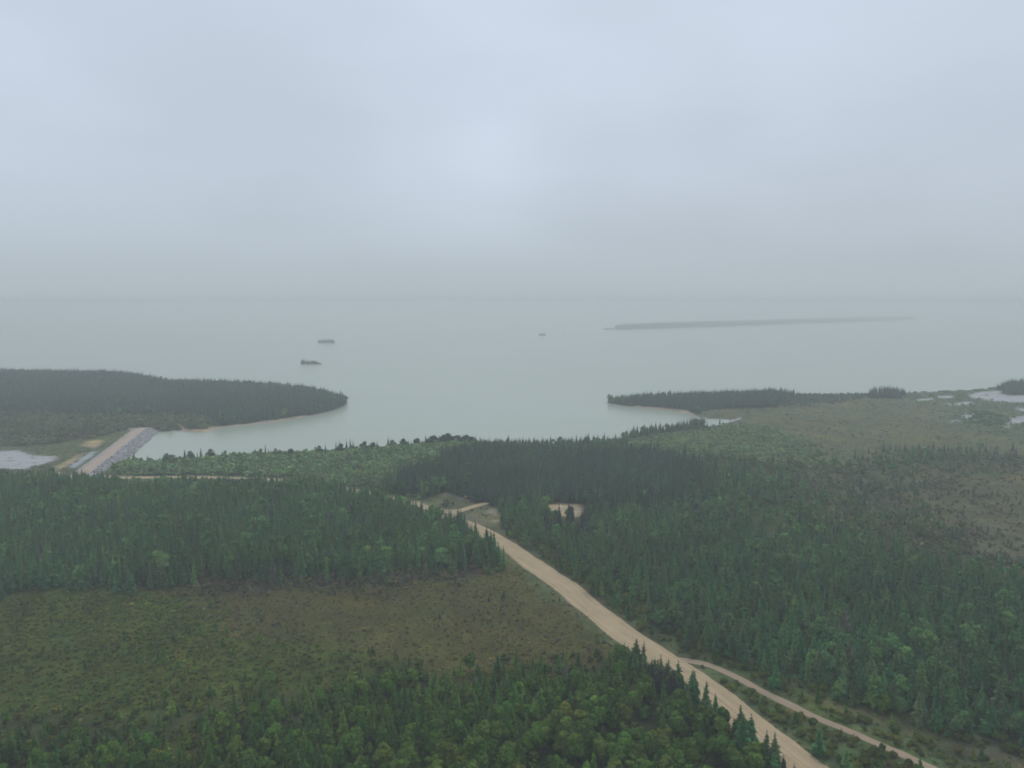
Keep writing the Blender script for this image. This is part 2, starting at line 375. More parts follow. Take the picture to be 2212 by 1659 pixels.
# bare patches: (px polygon, colour, wetness)
SAND = (.42, .335, .245)
ORANGE = (.36, .27, .16)
MUD = (.43, .43, .43)
PATCH = [
    ([(1183, 1089), (1206, 1087), (1258, 1091), (1258, 1112), (1186, 1114)], SAND, 0),
    ([(954, 1076), (960, 1070), (967, 1068), (973, 1071), (974, 1075)], (.22, .18, .13), 0),
    ([(975, 1074), (1005, 1075), (1012, 1079), (990, 1078)], (.27, .25, .19), 0),
    ([(1056, 1102), (1072, 1098), (1078, 1107), (1066, 1113)], (.27, .23, .17), 0),
    ([(1060, 1124), (1076, 1120), (1079, 1130), (1066, 1132)], (.27, .23, .17), 0),
    ([(895, 1082), (920, 1089), (917, 1096), (906, 1104), (897, 1094)], SAND, 0),
    ([(955, 1099), (985, 1100), (990, 1112), (975, 1114), (958, 1108)], SAND, 0),
    ([(275, 923.5), (332, 923.0), (334, 927), (290, 929), (276, 928)], SAND, 0),
    ([(382, 921), (390, 918), (398, 926), (415, 930), (435, 928), (462, 925), (455, 929), (430, 936), (400, 936)], (.40, .31, .22), -1),
    ([(445, 924), (520, 916.5), (600, 907), (665, 896), (670, 903), (600, 918), (520, 927), (450, 934)], (.42, .33, .25), -1),
    ([(1370, 876), (1440, 882.5), (1490, 889), (1505, 899), (1440, 895), (1370, 885)], (.42, .33, .25), -1),
    ([(1310, 950), (1345, 944), (1350, 947), (1318, 955)], (.34, .27, .20), -1),
    ([(178, 960), (186, 952), (224, 950), (222, 957), (202, 968), (188, 967)], ORANGE, 0),
    ([(183, 975), (172, 988), (142, 1008), (112, 1017), (124, 1004), (158, 986)], ORANGE, 0),
    ([(98, 1019), (132, 1017), (130, 1024), (106, 1032), (98, 1030)], SAND, 0),
    ([(95, 830), (143, 831), (146, 836), (100, 837)], (.25, .2, .17), 0),
    ([(36, 891), (56, 893), (54, 897), (38, 896)], (.3, .26, .2), 0),
    ([(-20, 896), (8, 897), (8, 902), (-20, 902)], (.3, .26, .2), 0),
    ([(-400, 968), (0, 971), (40, 970), (75, 981), (122, 984), (122, 992), (90, 1001), (70, 1004), (55, 1012), (0, 1010), (-400, 1016)], MUD, 1),
    ([(198, 973), (211, 973), (176, 1001), (156, 1012), (151, 1011), (166, 996)], (.40, .43, .46), 1),
    ([(1953, 863), (1962, 863), (1962, 866), (1953, 866)], MUD, 1),
    ([(1980, 862), (2012, 861.5), (2013, 866), (1982, 865.5)], MUD, 1),
    ([(2020, 858), (2058, 858), (2058, 862), (2030, 862)], MUD, 1),
    ([(2046, 872), (2057, 872), (2057, 877), (2050, 876)], MUD, 1),
    ([(2063, 874), (2075, 871), (2100, 870), (2090, 876), (2070, 877)], MUD, 1),
    ([(2091, 860), (2105, 854), (2161, 851), (2162, 857), (2120, 860), (2105, 863)], MUD, 1),
    ([(2105, 862), (2150, 857), (2180, 861), (2500, 860), (2500, 876), (2212, 874), (2170, 872), (2130, 868)], MUD, 1),
    ([(2080, 900), (2083, 895), (2092, 895), (2090, 899), (2104, 897), (2108, 901), (2088, 905)], MUD, 1),
    ([(2101, 895), (2112, 894), (2110, 898), (2102, 898)], MUD, 1),
    ([(2054, 912), (2057, 908), (2071, 906), (2072, 909), (2060, 914)], MUD, 1),
    ([(2150, 896), (2162, 898), (2158, 900), (2150, 899)], MUD, 1),
    ([(2168, 918), (2176, 909), (2172, 901), (2190, 903), (2230, 896), (2230, 914), (2190, 914)], MUD, 1),
    ([(2166, 922), (2180, 919), (2182, 923), (2168, 924)], MUD, 1),
    ([(2198, 884), (2230, 888), (2230, 893), (2205, 890)], MUD, 1),
    ([(1515, 919), (1545, 908), (1600, 900), (1602, 903), (1570, 912), (1535, 920)], MUD, 1),
]
PATCHW = [(poly(p, 0.4 if w < 0 else 2.0), c, max(w, 0)) for p, c, w in PATCH]
STREAKC = (.115, .11, .05)


def patch_mask(X, Y, grow=0.0):
    m = np.zeros(X.shape, bool)
    for P, c, w in PATCHW:
        m |= inside(P, X, Y)
    return m


# ------------------------------------------------------------------ materials
def mat(name):
    m = bpy.data.materials.new(name)
    m.use_nodes = True
    m.node_tree.nodes.clear()
    return m, m.node_tree


def finish(t, color, rough=0.9, spec=0.15, bump=None, bstr=0.3, bdist=0.1, rough_sock=None):
    b = N(t, 'ShaderNodeBsdfPrincipled')
    b.inputs['Roughness'].default_value = rough
    b.inputs['Specular IOR Level'].default_value = spec
    t.links.new(color, b.inputs['Base Color'])
    if rough_sock is not None:
        t.links.new(rough_sock, b.inputs['Roughness'])
    if bump is not None:
        bn = N(t, 'ShaderNodeBump')
        bn.inputs['Strength'].default_value = bstr
        bn.inputs['Distance'].default_value = bdist
        t.links.new(bump, bn.inputs['Height'])
        t.links.new(bn.outputs[0], b.inputs['Normal'])
    o = N(t, 'ShaderNodeOutputMaterial')
    t.links.new(b.outputs[0], o.inputs[0])
    return b


def pos_noise(t, scale, detail=3.0, rough=0.55, coord='Position'):
    if coord == 'Position':
        g = N(t, 'ShaderNodeNewGeometry'); s = g.outputs['Position']
    else:
        g = N(t, 'ShaderNodeTexCoord'); s = g.outputs[coord]
    n = N(t, 'ShaderNodeTexNoise', i_Scale=scale, i_Detail=detail, i_Roughness=rough)
    t.links.new(s, n.inputs['Vector'])
    return n.outputs[0]


def rng_map(t, sock, a, b, c, d):
    m = N(t, 'ShaderNodeMapRange', x1=a, x2=b, x3=c, x4=d)
    t.links.new(sock, m.inputs[0])
    return m.outputs[0]


def scale_col(t, col, fac):
    v = N(t, 'ShaderNodeVectorMath', operation='SCALE')
    t.links.new(col, v.inputs[0])
    t.links.new(fac, v.inputs['Scale'])
    return v.outputs[0]


def mulv(t, a, b):
    m = N(t, 'ShaderNodeMath', operation='MULTIPLY')
    t.links.new(a, m.inputs[0]); t.links.new(b, m.inputs[1])
    return m.outputs[0]


def make_foliage():
    m, t = mat('foliage')
    a = N(t, 'ShaderNodeAttribute', attribute_name='tint')
    oi = N(t, 'ShaderNodeObjectInfo')
    mx = N(t, 'ShaderNodeMix', data_type='RGBA', blend_type='MULTIPLY')
    mx.inputs[0].default_value = 1.0
    t.links.new(a.outputs['Color'], mx.inputs[6])
    t.links.new(oi.outputs['Color'], mx.inputs[7])
    c = scale_col(t, mx.outputs[2], rng_map(t, pos_noise(t, 0.9, 3), .3, .7, .75, 1.25))
    c = scale_col(t, c, rng_map(t, pos_noise(t, 0.035, 4), .3, .7, .74, 1.30))
    hr = ramp(t, [(.30, (.95, .88, 1.10)), (.42, (1, 1, 1)), (.55, (1.0, 1.0, .97)), (.68, (1.16, 1.08, .82))])
    t.links.new(pos_noise(t, 0.022, 4, .55), hr.inputs[0])
    hm_ = N(t, 'ShaderNodeMix', data_type='RGBA', blend_type='MULTIPLY'); hm_.inputs[0].default_value = 1.0
    t.links.new(c, hm_.inputs[6]); t.links.new(hr.outputs[0], hm_.inputs[7]); c = hm_.outputs[2]
    b = N(t, 'ShaderNodeBsdfPrincipled')
    b.inputs['Roughness'].default_value = 0.8
    b.inputs['Specular IOR Level'].default_value = 0.12
    t.links.new(c, b.inputs['Base Color'])
    o = N(t, 'ShaderNodeOutputMaterial')
    t.links.new(b.outputs[0], o.inputs[0])
    return m


M_FOL = make_foliage()


def make_simple(name, col, s1=3.0, lo=.75, hi=1.2, rough=.9, spec=.2, bstr=.3, bdist=.05):
    m, t = mat(name)
    c = N(t, 'ShaderNodeRGB'); c.outputs[0].default_value = (*col, 1)
    n = pos_noise(t, s1, 4)
    finish(t, scale_col(t, c.outputs[0], rng_map(t, n, .3, .7, lo, hi)), rough, spec, n, bstr, bdist)
    return m


M_BARK = make_simple('bark', (.085, .072, .06), 6.0)
M_DEADWOOD = make_simple('bleached_wood', (.42, .40, .37), 6.0)
M_GREYWOOD = make_simple('grey_wood', (.10, .095, .09), 6.0)
M_ROCK = make_simple('rock', (.37, .36, .365), 0.6, .6, 1.3, .85, .3, .6, .3)
M_YELLOW = make_simple('yellow_panel', (.62, .42, .06), 2.0, .9, 1.05, .5, .4, .02)
M_METAL = make_simple('galvanised_post', (.35, .36, .36), 4.0, .85, 1.1, .5, .5, .02)


def make_ground():
    m, t = mat('ground_cover')
    a = N(t, 'ShaderNodeAttribute', attribute_name='cover')
    w = N(t, 'ShaderNodeAttribute', attribute_name='wet')
    n1 = pos_noise(t, 0.09, 6, .62)
    n2 = pos_noise(t, 0.8, 5, .65)
    n3 = pos_noise(t, 0.018, 3, .5)
    f = mulv(t, rng_map(t, n1, .3, .7, .66, 1.34), rng_map(t, n2, .3, .7, .70, 1.30))
    f = mulv(t, f, rng_map(t, n3, .3, .7, .85, 1.15))
    # wet mud varies less than vegetation
    mixf = N(t, 'ShaderNodeMix', data_type='FLOAT')
    t.links.new(w.outputs['Fac'], mixf.inputs[0]); t.links.new(f, mixf.inputs[2])
    mixf.inputs[3].default_value = 1.0
    c = scale_col(t, a.outputs['Color'], mixf.outputs[0])
    # hue drift: tan sedge against green moss
    hs = N(t, 'ShaderNodeHueSaturation')
    t.links.new(c, hs.inputs['Color'])
    t.links.new(rng_map(t, pos_noise(t, 0.05, 4), .3, .7, .47, .53), hs.inputs['Hue'])
    hr = ramp(t, [(.30, (.90, .84, 1.12)), (.42, (1, 1, 1)), (.55, (1.0, 1.0, .95)), (.68, (1.30, 1.16, .72))])
    t.links.new(pos_noise(t, 0.022, 4, .55), hr.inputs[0])
    hm_ = N(t, 'ShaderNodeMix', data_type='RGBA', blend_type='MULTIPLY'); hm_.inputs[0].default_value = 1.0
    t.links.new(hs.outputs[0], hm_.inputs[6]); t.links.new(hr.outputs[0], hm_.inputs[7])
    inv = N(t, 'ShaderNodeMix', data_type='RGBA')
    t.links.new(w.outputs['Fac'], inv.inputs[0]); t.links.new(hm_.outputs[2], inv.inputs[6]); t.links.new(a.outputs['Color'], inv.inputs[7])
    # dark weed tufts and pools on wet mud
    v = rng_map(t, pos_noise(t, 0.16, 5, .6), .56, .64, 0.0, 1.0)
    vm_ = mulv(t, v, w.outputs['Fac'])
    mx = N(t, 'ShaderNodeMix', data_type='RGBA')
    t.links.new(vm_, mx.inputs[0]); t.links.new(inv.outputs[2], mx.inputs[6])
    mx.inputs[7].default_value = (.16, .17, .15, 1)
    rs = rng_map(t, w.outputs['Fac'], 0, 1, .95, .65)
    finish(t, mx.outputs[2], .95, .1, n2, .5, .25, rs)
    return m


M_GROUND = make_ground()


def make_road(name, col, tracks=True):
    m, t = mat(name)
    uv = N(t, 'ShaderNodeTexCoord')
    sp = N(t, 'ShaderNodeSeparateXYZ')
    t.links.new(uv.outputs['UV'], sp.inputs[0])
    base = N(t, 'ShaderNodeRGB'); base.outputs[0].default_value = (*col, 1)
    # long streaks left by wheels and the grader: noise stretched along the road
    cb = N(t, 'ShaderNodeCombineXYZ')
    mu = N(t, 'ShaderNodeMath', operation='MULTIPLY', x1=0.045); t.links.new(sp.outputs[1], mu.inputs[0])
    mv = N(t, 'ShaderNodeMath', operation='MULTIPLY', x1=2.1); t.links.new(sp.outputs[0], mv.inputs[0])
    t.links.new(mv.outputs[0], cb.inputs[0]); t.links.new(mu.outputs[0], cb.inputs[1])
    n = N(t, 'ShaderNodeTexNoise', i_Scale=1.0, i_Detail=4.0, i_Roughness=.55)
    t.links.new(cb.outputs[0], n.inputs['Vector'])
    f = rng_map(t, n.outputs[0], .3, .7, .78, 1.18)
    n2 = pos_noise(t, .25, 5)
    f = mulv(t, f, rng_map(t, n2, .3, .7, .93, 1.07))
    n3 = pos_noise(t, 3.0, 4)
    f = mulv(t, f, rng_map(t, n3, .3, .7, .95, 1.05))
    finish(t, scale_col(t, base.outputs[0], f), .95, .1, n3, .3, .05)
    return m


M_ROAD = make_road('gravel', (.46, .35, .215))
M_TRACK = make_road('sandy_track', (.37, .275, .19))
M_DAMROAD = make_road('dam_gravel', (.475, .37, .29))
M_DAMBANK = make_simple('dam_bank_gravel', (.38, .345, .305), 0.5, .8, 1.15)


def make_water():
    m, t = mat('lake_water')
    b = N(t, 'ShaderNodeBsdfPrincipled')
    n = pos_noise(t, 0.004, 4, .5)
    cr = ramp(t, [(.3, (.37, .42, .325)), (.7, (.405, .455, .352))])
    t.links.new(n, cr.inputs[0])
    t.links.new(cr.outputs[0], b.inputs['Base Color'])
    b.inputs['Roughness'].default_value = 0.22
    b.inputs['IOR'].default_value = 1.33
    w1 = pos_noise(t, 0.35, 4, .6)
    bn = N(t, 'ShaderNodeBump')
    bn.inputs['Strength'].default_value = .25
    bn.inputs['Distance'].default_value = .25
    t.links.new(w1, bn.inputs['Height'])
    t.links.new(bn.outputs[0], b.inputs['Normal'])
    o = N(t, 'ShaderNodeOutputMaterial')
    t.links.new(b.outputs[0], o.inputs[0])
    return m


M_WATER = make_water()


# ------------------------------------------------------------------ mesh helpers
def mesh_np(name, V, F, material, tint=None, extra=None, smooth=False):
    me = bpy.data.meshes.new(name)
    V = np.ascontiguousarray(V, np.float32); F = np.ascontiguousarray(F, np.int32)
    k = F.shape[1]
    me.vertices.add(len(V)); me.vertices.foreach_set('co', V.ravel())
    me.loops.add(F.size); me.loops.foreach_set('vertex_index', F.ravel())
    me.polygons.add(len(F))
    me.polygons.foreach_set('loop_start', np.arange(0, F.size, k, dtype=np.int32))
    me.polygons.foreach_set('loop_total', np.full(len(F), k, np.int32))
    if smooth:
        me.polygons.foreach_set('use_smooth', np.ones(len(F), bool))
    me.update(calc_edges=True)
    if tint is not None:
        at = me.attributes.new('tint', 'FLOAT_COLOR', 'POINT')
        at.data.foreach_set('color', np.hstack([tint, np.ones((len(V), 1))]).astype(np.float32).ravel())
    for nm, (typ, arr) in (extra or {}).items():
        at = me.attributes.new(nm, typ, 'POINT')
        at.data.foreach_set('color' if typ == 'FLOAT_COLOR' else 'value', np.asarray(arr, np.float32).ravel())
    me.materials.append(material)
    return me


def link(name, me, parent=None, **props):
    o = bpy.data.objects.new(name, me)
    COL.objects.link(o)
    if parent is not None:
        o.parent = parent
    for k, v in props.items():
        o[k] = v
    return o


# ------------------------------------------------------------------ ground sheet
def axis(fine_a, fine_b, fs, mid_a, mid_b, ms, far):
    a = list(np.arange(fine_a, fine_b + .1, fs))
    v = fine_b
    while v < mid_b: v += ms; a.append(v)
    s = ms
    while v < far: s *= 1.35; v += s; a.append(v)
    v = fine_a; L_ = []
    while v > mid_a: v -= ms; L_.append(v)
    s = ms
    while v > -far: s *= 1.35; v -= s; L_.append(v)
    return np.array(L_[::-1] + a)


gx = axis(-300, 300, 2.0, -760, 760, 3.2, 14000)
gy = axis(120, 640, 2.0, 60, 1180, 3.2, 14000)
GX, GY = np.meshgrid(gx, gy)
GZ, GS = height(GX, GY)
# the lake bed drops away; far past the shore it stays at its depth
cls = classify(GX, GY)
cover = np.zeros(GX.shape + (3,)); cover[:] = DEFAULT['g']
for i, n in enumerate(NAMES):
    cover[cls == i] = ZN[n]['g']
wet = np.zeros(GX.shape)
wx = GX + fbm(GX, GY, 8, 71) * 4; wy = GY + fbm(GX, GY, 8, 91) * 8
PQ = np.zeros(GX.shape, bool)
for P, c, w in PATCHW:
    q = inside(P, wx, wy)
    PQ |= q
    cover[q] = c
    wet[q] = w
    if w: GZ[q & (GS > 0)] = np.minimum(GZ[q & (GS > 0)], 1.0) if False else GZ[q & (GS > 0)] - 0.25
q = (segdist(STREAK[::3], GX, GY, False) < 2.2 + 2 * fbm(GX, GY, 10, 4))
cover[q] = STREAKC
q = (GS < 3.0) & (GS > -60) & ~PQ
cover[q & (wet == 0)] = cover[q & (wet == 0)] * .45 + np.array((.22, .19, .15)) * .55
cover[GS <= -60] = (.2, .2, .17)
# verge strips of pale gravel spill beside the main road
dr = segdist(ROAD[::3], GX, GY, False)
q = (dr < 5.6 + 1.5 * fbm(GX, GY, 6, 14)) & (wet == 0)
cover[q] = cover[q] * .6 + np.array((.24, .20, .13)) * .4
for _ in range(1):
    cb_ = cover.copy()
    cb_[1:-1, 1:-1] = (cover[1:-1, 1:-1] * 2 + cover[:-2, 1:-1] + cover[2:, 1:-1] + cover[1:-1, :-2] + cover[1:-1, 2:]) / 6
    cover = cb_
ny, nx = GX.shape
I = np.arange(ny * nx).reshape(ny, nx)
F = np.stack([I[:-1, :-1], I[:-1, 1:], I[1:, 1:], I[1:, :-1]], -1).reshape(-1, 4)
V = np.stack([GX, GY, np.maximum(GZ, -3.6)], -1).reshape(-1, 3)
cov4 = np.hstack([cover.reshape(-1, 3), np.ones((ny * nx, 1))])
me = mesh_np('ground', V, F, M_GROUND, None, {'cover': ('FLOAT_COLOR', cov4), 'wet': ('FLOAT', wet.ravel())}, True)
link('ground', me, kind='structure')

wv = np.array([(-16000, -16000, 0), (16000, -16000, 0), (16000, 16000, 0), (-16000, 16000, 0)], float)
link('lake_water', mesh_np('lake_water', wv, np.array([[0, 1, 2, 3]]), M_WATER), kind='structure')


def strip(name, P, half, material, z=2.0, crown=.18, ragged=.35, seed=0, n=9, right=None, **props):
    """a road as a ribbon with a cambered top, its two edges sinking into the verge"""
    nr = normals(P)
    s = np.concatenate([[0], np.cumsum(np.linalg.norm(np.diff(P, axis=0), axis=1))])
    half = np.broadcast_to(half, (len(P),))
    us = np.concatenate([[-1.09], np.linspace(-1, 1, n), [1.09]]); n += 2
    rows = []; uvs = []
    e1 = fbm(s, s * 0 + seed, 7, 5) * 2 * ragged; e2 = fbm(s, s * 0 + seed + 50, 7, 8) * 2 * ragged
    for u in us:
        w = half * u + (e1 if u < 0 else e2) * min(abs(u), 1) ** 3
        q = P + nr * w[:, None]
        zz = z + crown * (1 - min(u * u, 1)) - (0.4 if abs(u) > 1.01 else 0) + .03
        rows.append(np.column_stack([q, np.full(len(P), zz)])); uvs.append(np.column_stack([w, s]))
    V = np.stack(rows, 1).reshape(-1, 3); UV = np.stack(uvs, 1).reshape(-1, 2)
    m_ = len(P); I = np.arange(m_ * n).reshape(m_, n)
    F = np.stack([I[:-1, :-1], I[:-1, 1:], I[1:, 1:], I[1:, :-1]], -1).reshape(-1, 4)
    me = mesh_np(name, V, F, material, smooth=True)
    uvl = me.uv_layers.new(name='UVMap')
    uvl.data.foreach_set('uv', UV[F.ravel()].astype(np.float32).ravel())
    return link(name, me, **props)


strip('gravel_road', ROAD, roadw / 2, M_ROAD, 2.0, .16, .75, 1, kind='structure')
strip('side_track', SIDE, 1.25, M_TRACK, 1.98, .05, .5, 2, n=7, kind='structure')
strip('branch_track', BRANCH, np.interp(np.arange(len(BRANCH)), [0, len(BRANCH)], [2.6, 1.7]), M_ROAD, 2.02, .05, .4, 3, n=7, kind='structure')

# ------------------------------------------------------------------ the dam
dam = bpy.data.objects.new('earth_dam', None); COL.objects.link(dam)
dam.location = (DA[0], DA[1], 0)
dam['label'] = 'straight earth dam with pinkish gravel crest crossing from the forest to the left headland'
dam['category'] = 'dam'
DLEN = float(np.linalg.norm(DB - DA)) + 8
ds = np.arange(-22, DLEN, 2.0)


def dam_part(name, prof, material, disp=0.0, uv=False, sub=1):
    rows = []
    for (w, z) in prof:
        q = DA * 0 + DDIR * ds[:, None] + DNR * w
        jit = (vnoise(ds * 1.0, np.full_like(ds, w * 3.1), 3.0, 7) - .5) * 2 * disp
        rows.append(np.column_stack([q + DNR * jit[:, None] * .6, z + jit * .7]))
    V = np.stack(rows, 1).reshape(-1, 3)
    n = len(prof); m_ = len(ds); I = np.arange(m_ * n).reshape(m_, n)
    F = np.stack([I[:-1, :-1], I[:-1, 1:], I[1:, 1:], I[1:, :-1]], -1).reshape(-1, 4)[:, ::-1]
    me = mesh_np(name, V, F, material, smooth=True)
    uvl = me.uv_layers.new(name='UVMap')
    W = np.stack([np.column_stack([np.full(m_, p[0]), ds]) for p in prof], 1).reshape(-1, 2)
    uvl.data.foreach_set('uv', W[F.ravel()].astype(np.float32).ravel())
    return link(name, me, dam)


dam_part('crest', [(-3.2, 3.55), (-1.6, 3.63), (0, 3.68), (1.6, 3.63), (3.6, 3.55)], M_DAMROAD, .03)
dam_part('downstream_bank', [(-3.2, 3.55), (-4.5, 3.0), (-6.5, 2.3), (-8.5, 1.7), (-10, 1.2)][::-1], M_DAMBANK, .25)
dam_part('rock_face', [(3.6, 3.55), (5.0, 3.0), (6.5, 2.4), (8, 1.7), (9.5, 1.0), (11, .3), (12.5, -.6)], M_ROCK, .35)
# loose riprap boulders
ico = None


def rock_mesh(n, seed):
    r = np.random.default_rng(seed)
    Vs, Fs = [], []; o = 0
    base = np.array([(1, 0, 0), (-1, 0, 0), (0, 1, 0), (0, -1, 0), (0, 0, 1), (0, 0, -1), (.6, .6, .6), (-.6, .6, .5), (.6, -.6, .5), (-.6, -.6, .6)], float)
    fc = np.array([(0, 6, 4), (6, 2, 4), (2, 7, 4), (7, 1, 4), (1, 9, 4), (9, 3, 4), (3, 8, 4), (8, 0, 4),
                   (0, 5, 2), (2, 5, 1), (1, 5, 3), (3, 5, 0), (0, 2, 6), (2, 1, 7), (1, 3, 9), (3, 0, 8)])
    for i in range(n):
        s = r.uniform(.4, 1.25)
        w = r.uniform(3.9, 12.6); d = r.uniform(-20, DLEN)
        z = np.interp(w, [3.6, 12.5], [3.5, -.5])
        b = base * s * r.uniform(.6, 1.2, (10, 1)) * r.uniform(.7, 1.2, 3)
        a = r.uniform(0, 6.28); c, s_ = math.cos(a), math.sin(a)
        b = b @ np.array([[c, s_, 0], [-s_, c, 0], [0, 0, 1]])
        q = DDIR * d + DNR * w
        Vs.append(b + np.array([q[0], q[1], z + .1])); Fs.append(fc + o); o += 10
    return np.vstack(Vs), np.vstack(Fs)


rv, rf = rock_mesh(900, 4)
link('riprap', mesh_np('riprap', rv, rf, M_ROCK), dam, kind='stuff')


# ------------------------------------------------------------------ tree prototypes (unit height, numpy)
def spruce(seed, nl, nb, R=.15, spray=1, core=True):
    r = np.random.default_rng(seed)
    V, F, T = [], [], []

    def add(vs, fs, tv):
        o = len(V)
        V.extend(vs); F.extend([tuple(o + q for q in f) for f in fs]); T.extend(tv)
    lean = r.uniform(-.02, .02, 2)
    for i in range(nl):
        t = (i + r.uniform(0, .6)) / nl
        z = .07 + .90 * t
        rad = R * ((1 - t) ** .78 * .95 + .05) * r.uniform(.78, 1.15)
        if t < .12: rad *= .8
        for b in range(max(3, int(nb * (1 - .45 * t)))):
            a = r.uniform(0, 6.283)
            rr = rad * r.uniform(.65, 1.25)
            ca, sa = math.cos(a), math.sin(a)
            dz = -rr * r.uniform(.25, .75) + .004
            cx, cy = lean[0] * z * z, lean[1] * z * z
            root = (cx, cy, z + .012)
            tip = (cx + rr * ca, cy + rr * sa, z + dz)
            w = rr * r.uniform(.28, .42) + .006
            mx, my, mz = cx + rr * .55 * ca, cy + rr * .55 * sa, z + dz * .45
            tv = r.uniform(.72, 1.3)
            if spray == 0:
                add([root, (tip[0] - w * sa, tip[1] + w * ca, tip[2]), (tip[0] + w * sa, tip[1] - w * ca, tip[2])], [(0, 1, 2)], [tv] * 3)
            else:
                add([root, (mx - w * sa, my + w * ca, mz - .01), tip, (mx + w * sa, my - w * ca, mz - .01)],
                    [(0, 2, 1), (0, 3, 2)], [tv * .9, tv, tv * 1.1, tv])
                if spray > 1:
                    for s_ in (-1, 1):
                        a2 = a + s_ * r.uniform(.35, .7); rr2 = rr * r.uniform(.55, .85)
                        p = (mx, my, mz)
                        q = (cx + rr2 * math.cos(a2) * 1.05, cy + rr2 * math.sin(a2) * 1.05, z + dz * .8 - .008)
                        add([root, p, q], [(0, 1, 2)], [tv, tv, tv * 1.08])
    # leader shoot
    add([(lean[0] - .006, lean[1], .93), (lean[0] + .006, lean[1], .93), (lean[0], lean[1], 1.0), (lean[0], lean[1] + .007, .93)], [(0, 1, 2), (1, 3, 2), (3, 0, 2)], [1] * 4)
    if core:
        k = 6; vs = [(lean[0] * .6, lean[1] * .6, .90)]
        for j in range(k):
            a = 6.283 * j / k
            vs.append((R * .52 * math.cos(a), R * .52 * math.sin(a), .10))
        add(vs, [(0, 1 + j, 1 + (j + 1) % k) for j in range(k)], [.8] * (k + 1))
    return np.array(V), np.array(F), np.array(T)


ICO_V = None


def ico_unit():
    p = (1 + 5 ** .5) / 2
    v = np.array([(-1, p, 0), (1, p, 0), (-1, -p, 0), (1, -p, 0), (0, -1, p), (0, 1, p), (0, -1, -p), (0, 1, -p), (p, 0, -1), (p, 0, 1), (-p, 0, -1), (-p, 0, 1)], float)
    v /= np.linalg.norm(v[0])
    f = np.array([(0, 11, 5), (0, 5, 1), (0, 1, 7), (0, 7, 10), (0, 10, 11), (1, 5, 9), (5, 11, 4), (11, 10, 2), (10, 7, 6), (7, 1, 8), (3, 9, 4), (3, 4, 2), (3, 2, 6), (3, 6, 8), (3, 8, 9), (4, 9, 5), (2, 4, 11), (6, 2, 10), (8, 6, 7), (9, 8, 1)])
    return v, f


def leafy(seed, nl, nleaf, R=.33, zlo=.25, ztop=.95, leaf=.06, core=True):
    """crown of several overlapping leaf masses: loose leaf clumps round solid cores of slightly darker tint"""
    r = np.random.default_rng(seed)
    Vs, Fs, Ts = [], [], []; o = 0
    iv, jf = ico_unit()
    zc = (zlo + ztop) / 2
    for i in range(nl):
        if i == 0:
            c = np.array([0, 0, zc]); lr = R * .72
        else:
            a = r.uniform(0, 6.283); t = r.uniform(0, 1)
            rad = R * r.uniform(.35, .68) * (1.05 - .55 * t)
            c = np.array([rad * math.cos(a), rad * math.sin(a), zlo + (ztop - zlo) * (.22 + .62 * t)])
            lr = R * r.uniform(.34, .52) * (1.1 - .3 * t)
        sq = np.array([1, 1, r.uniform(.8, 1.05) * (ztop - zlo) / (2.1 * R) if i == 0 else r.uniform(.75, .95)])
        d = r.normal(size=(nleaf, 3)); d /= np.linalg.norm(d, axis=1, keepdims=True)
        d[:, 2] = np.where(d[:, 2] < -.35, -d[:, 2], d[:, 2])
        p = c + d * lr * sq * r.uniform(.82, 1.10, (nleaf, 1))
        nrm = d + r.normal(size=(nleaf, 3)) * .34
        nrm /= np.linalg.norm(nrm, axis=1, keepdims=True)
        u = np.cross(nrm, r.normal(size=(nleaf, 3))); u /= np.linalg.norm(u, axis=1, keepdims=True) + 1e-9
        v = np.cross(nrm, u)
        s = leaf * r.uniform(.6, 1.3, (nleaf, 1))
        tri = np.stack([p + u * s, p - u * s * .6 + v * s * .9, p - u * s * .5 - v * s * .9], 1)
        Vs.append(tri.reshape(-1, 3)); Fs.append(np.arange(nleaf * 3).reshape(-1, 3) + o); o += nleaf * 3
        Ts.append(np.repeat(r.uniform(.75, 1.3, nleaf) * r.uniform(.88, 1.12), 3))
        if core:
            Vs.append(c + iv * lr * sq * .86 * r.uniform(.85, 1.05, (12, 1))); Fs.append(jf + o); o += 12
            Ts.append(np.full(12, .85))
    return np.vstack(Vs), np.vstack(Fs), np.concatenate(Ts)


def tuft(seed, n=7):
    r = np.random.default_rng(seed)
    V, F, T = [], [], []
    for i in range(n):
        a = r.uniform(0, 6.283); b = r.uniform(0, .5)
        c = np.array([b * math.cos(a), b * math.sin(a), 0])
        a2 = r.uniform(0, 6.283)
        w = r.uniform(.25, .45)
        tip = c * 1.3 + np.array([-math.sin(a2) * r.uniform(.3, .6), math.cos(a2) * r.uniform(.3, .6), r.uniform(.45, .9)])
        o = len(V)
        V += [c + np.array([math.cos(a2) * w, math.sin(a2) * w, -.2]), c - np.array([math.cos(a2) * w, math.sin(a2) * w, .2]), tip]
        F.append((o, o + 1, o + 2)); T += [r.uniform(.8, 1.2)] * 3
    return np.array(V), np.array(F), np.array(T)


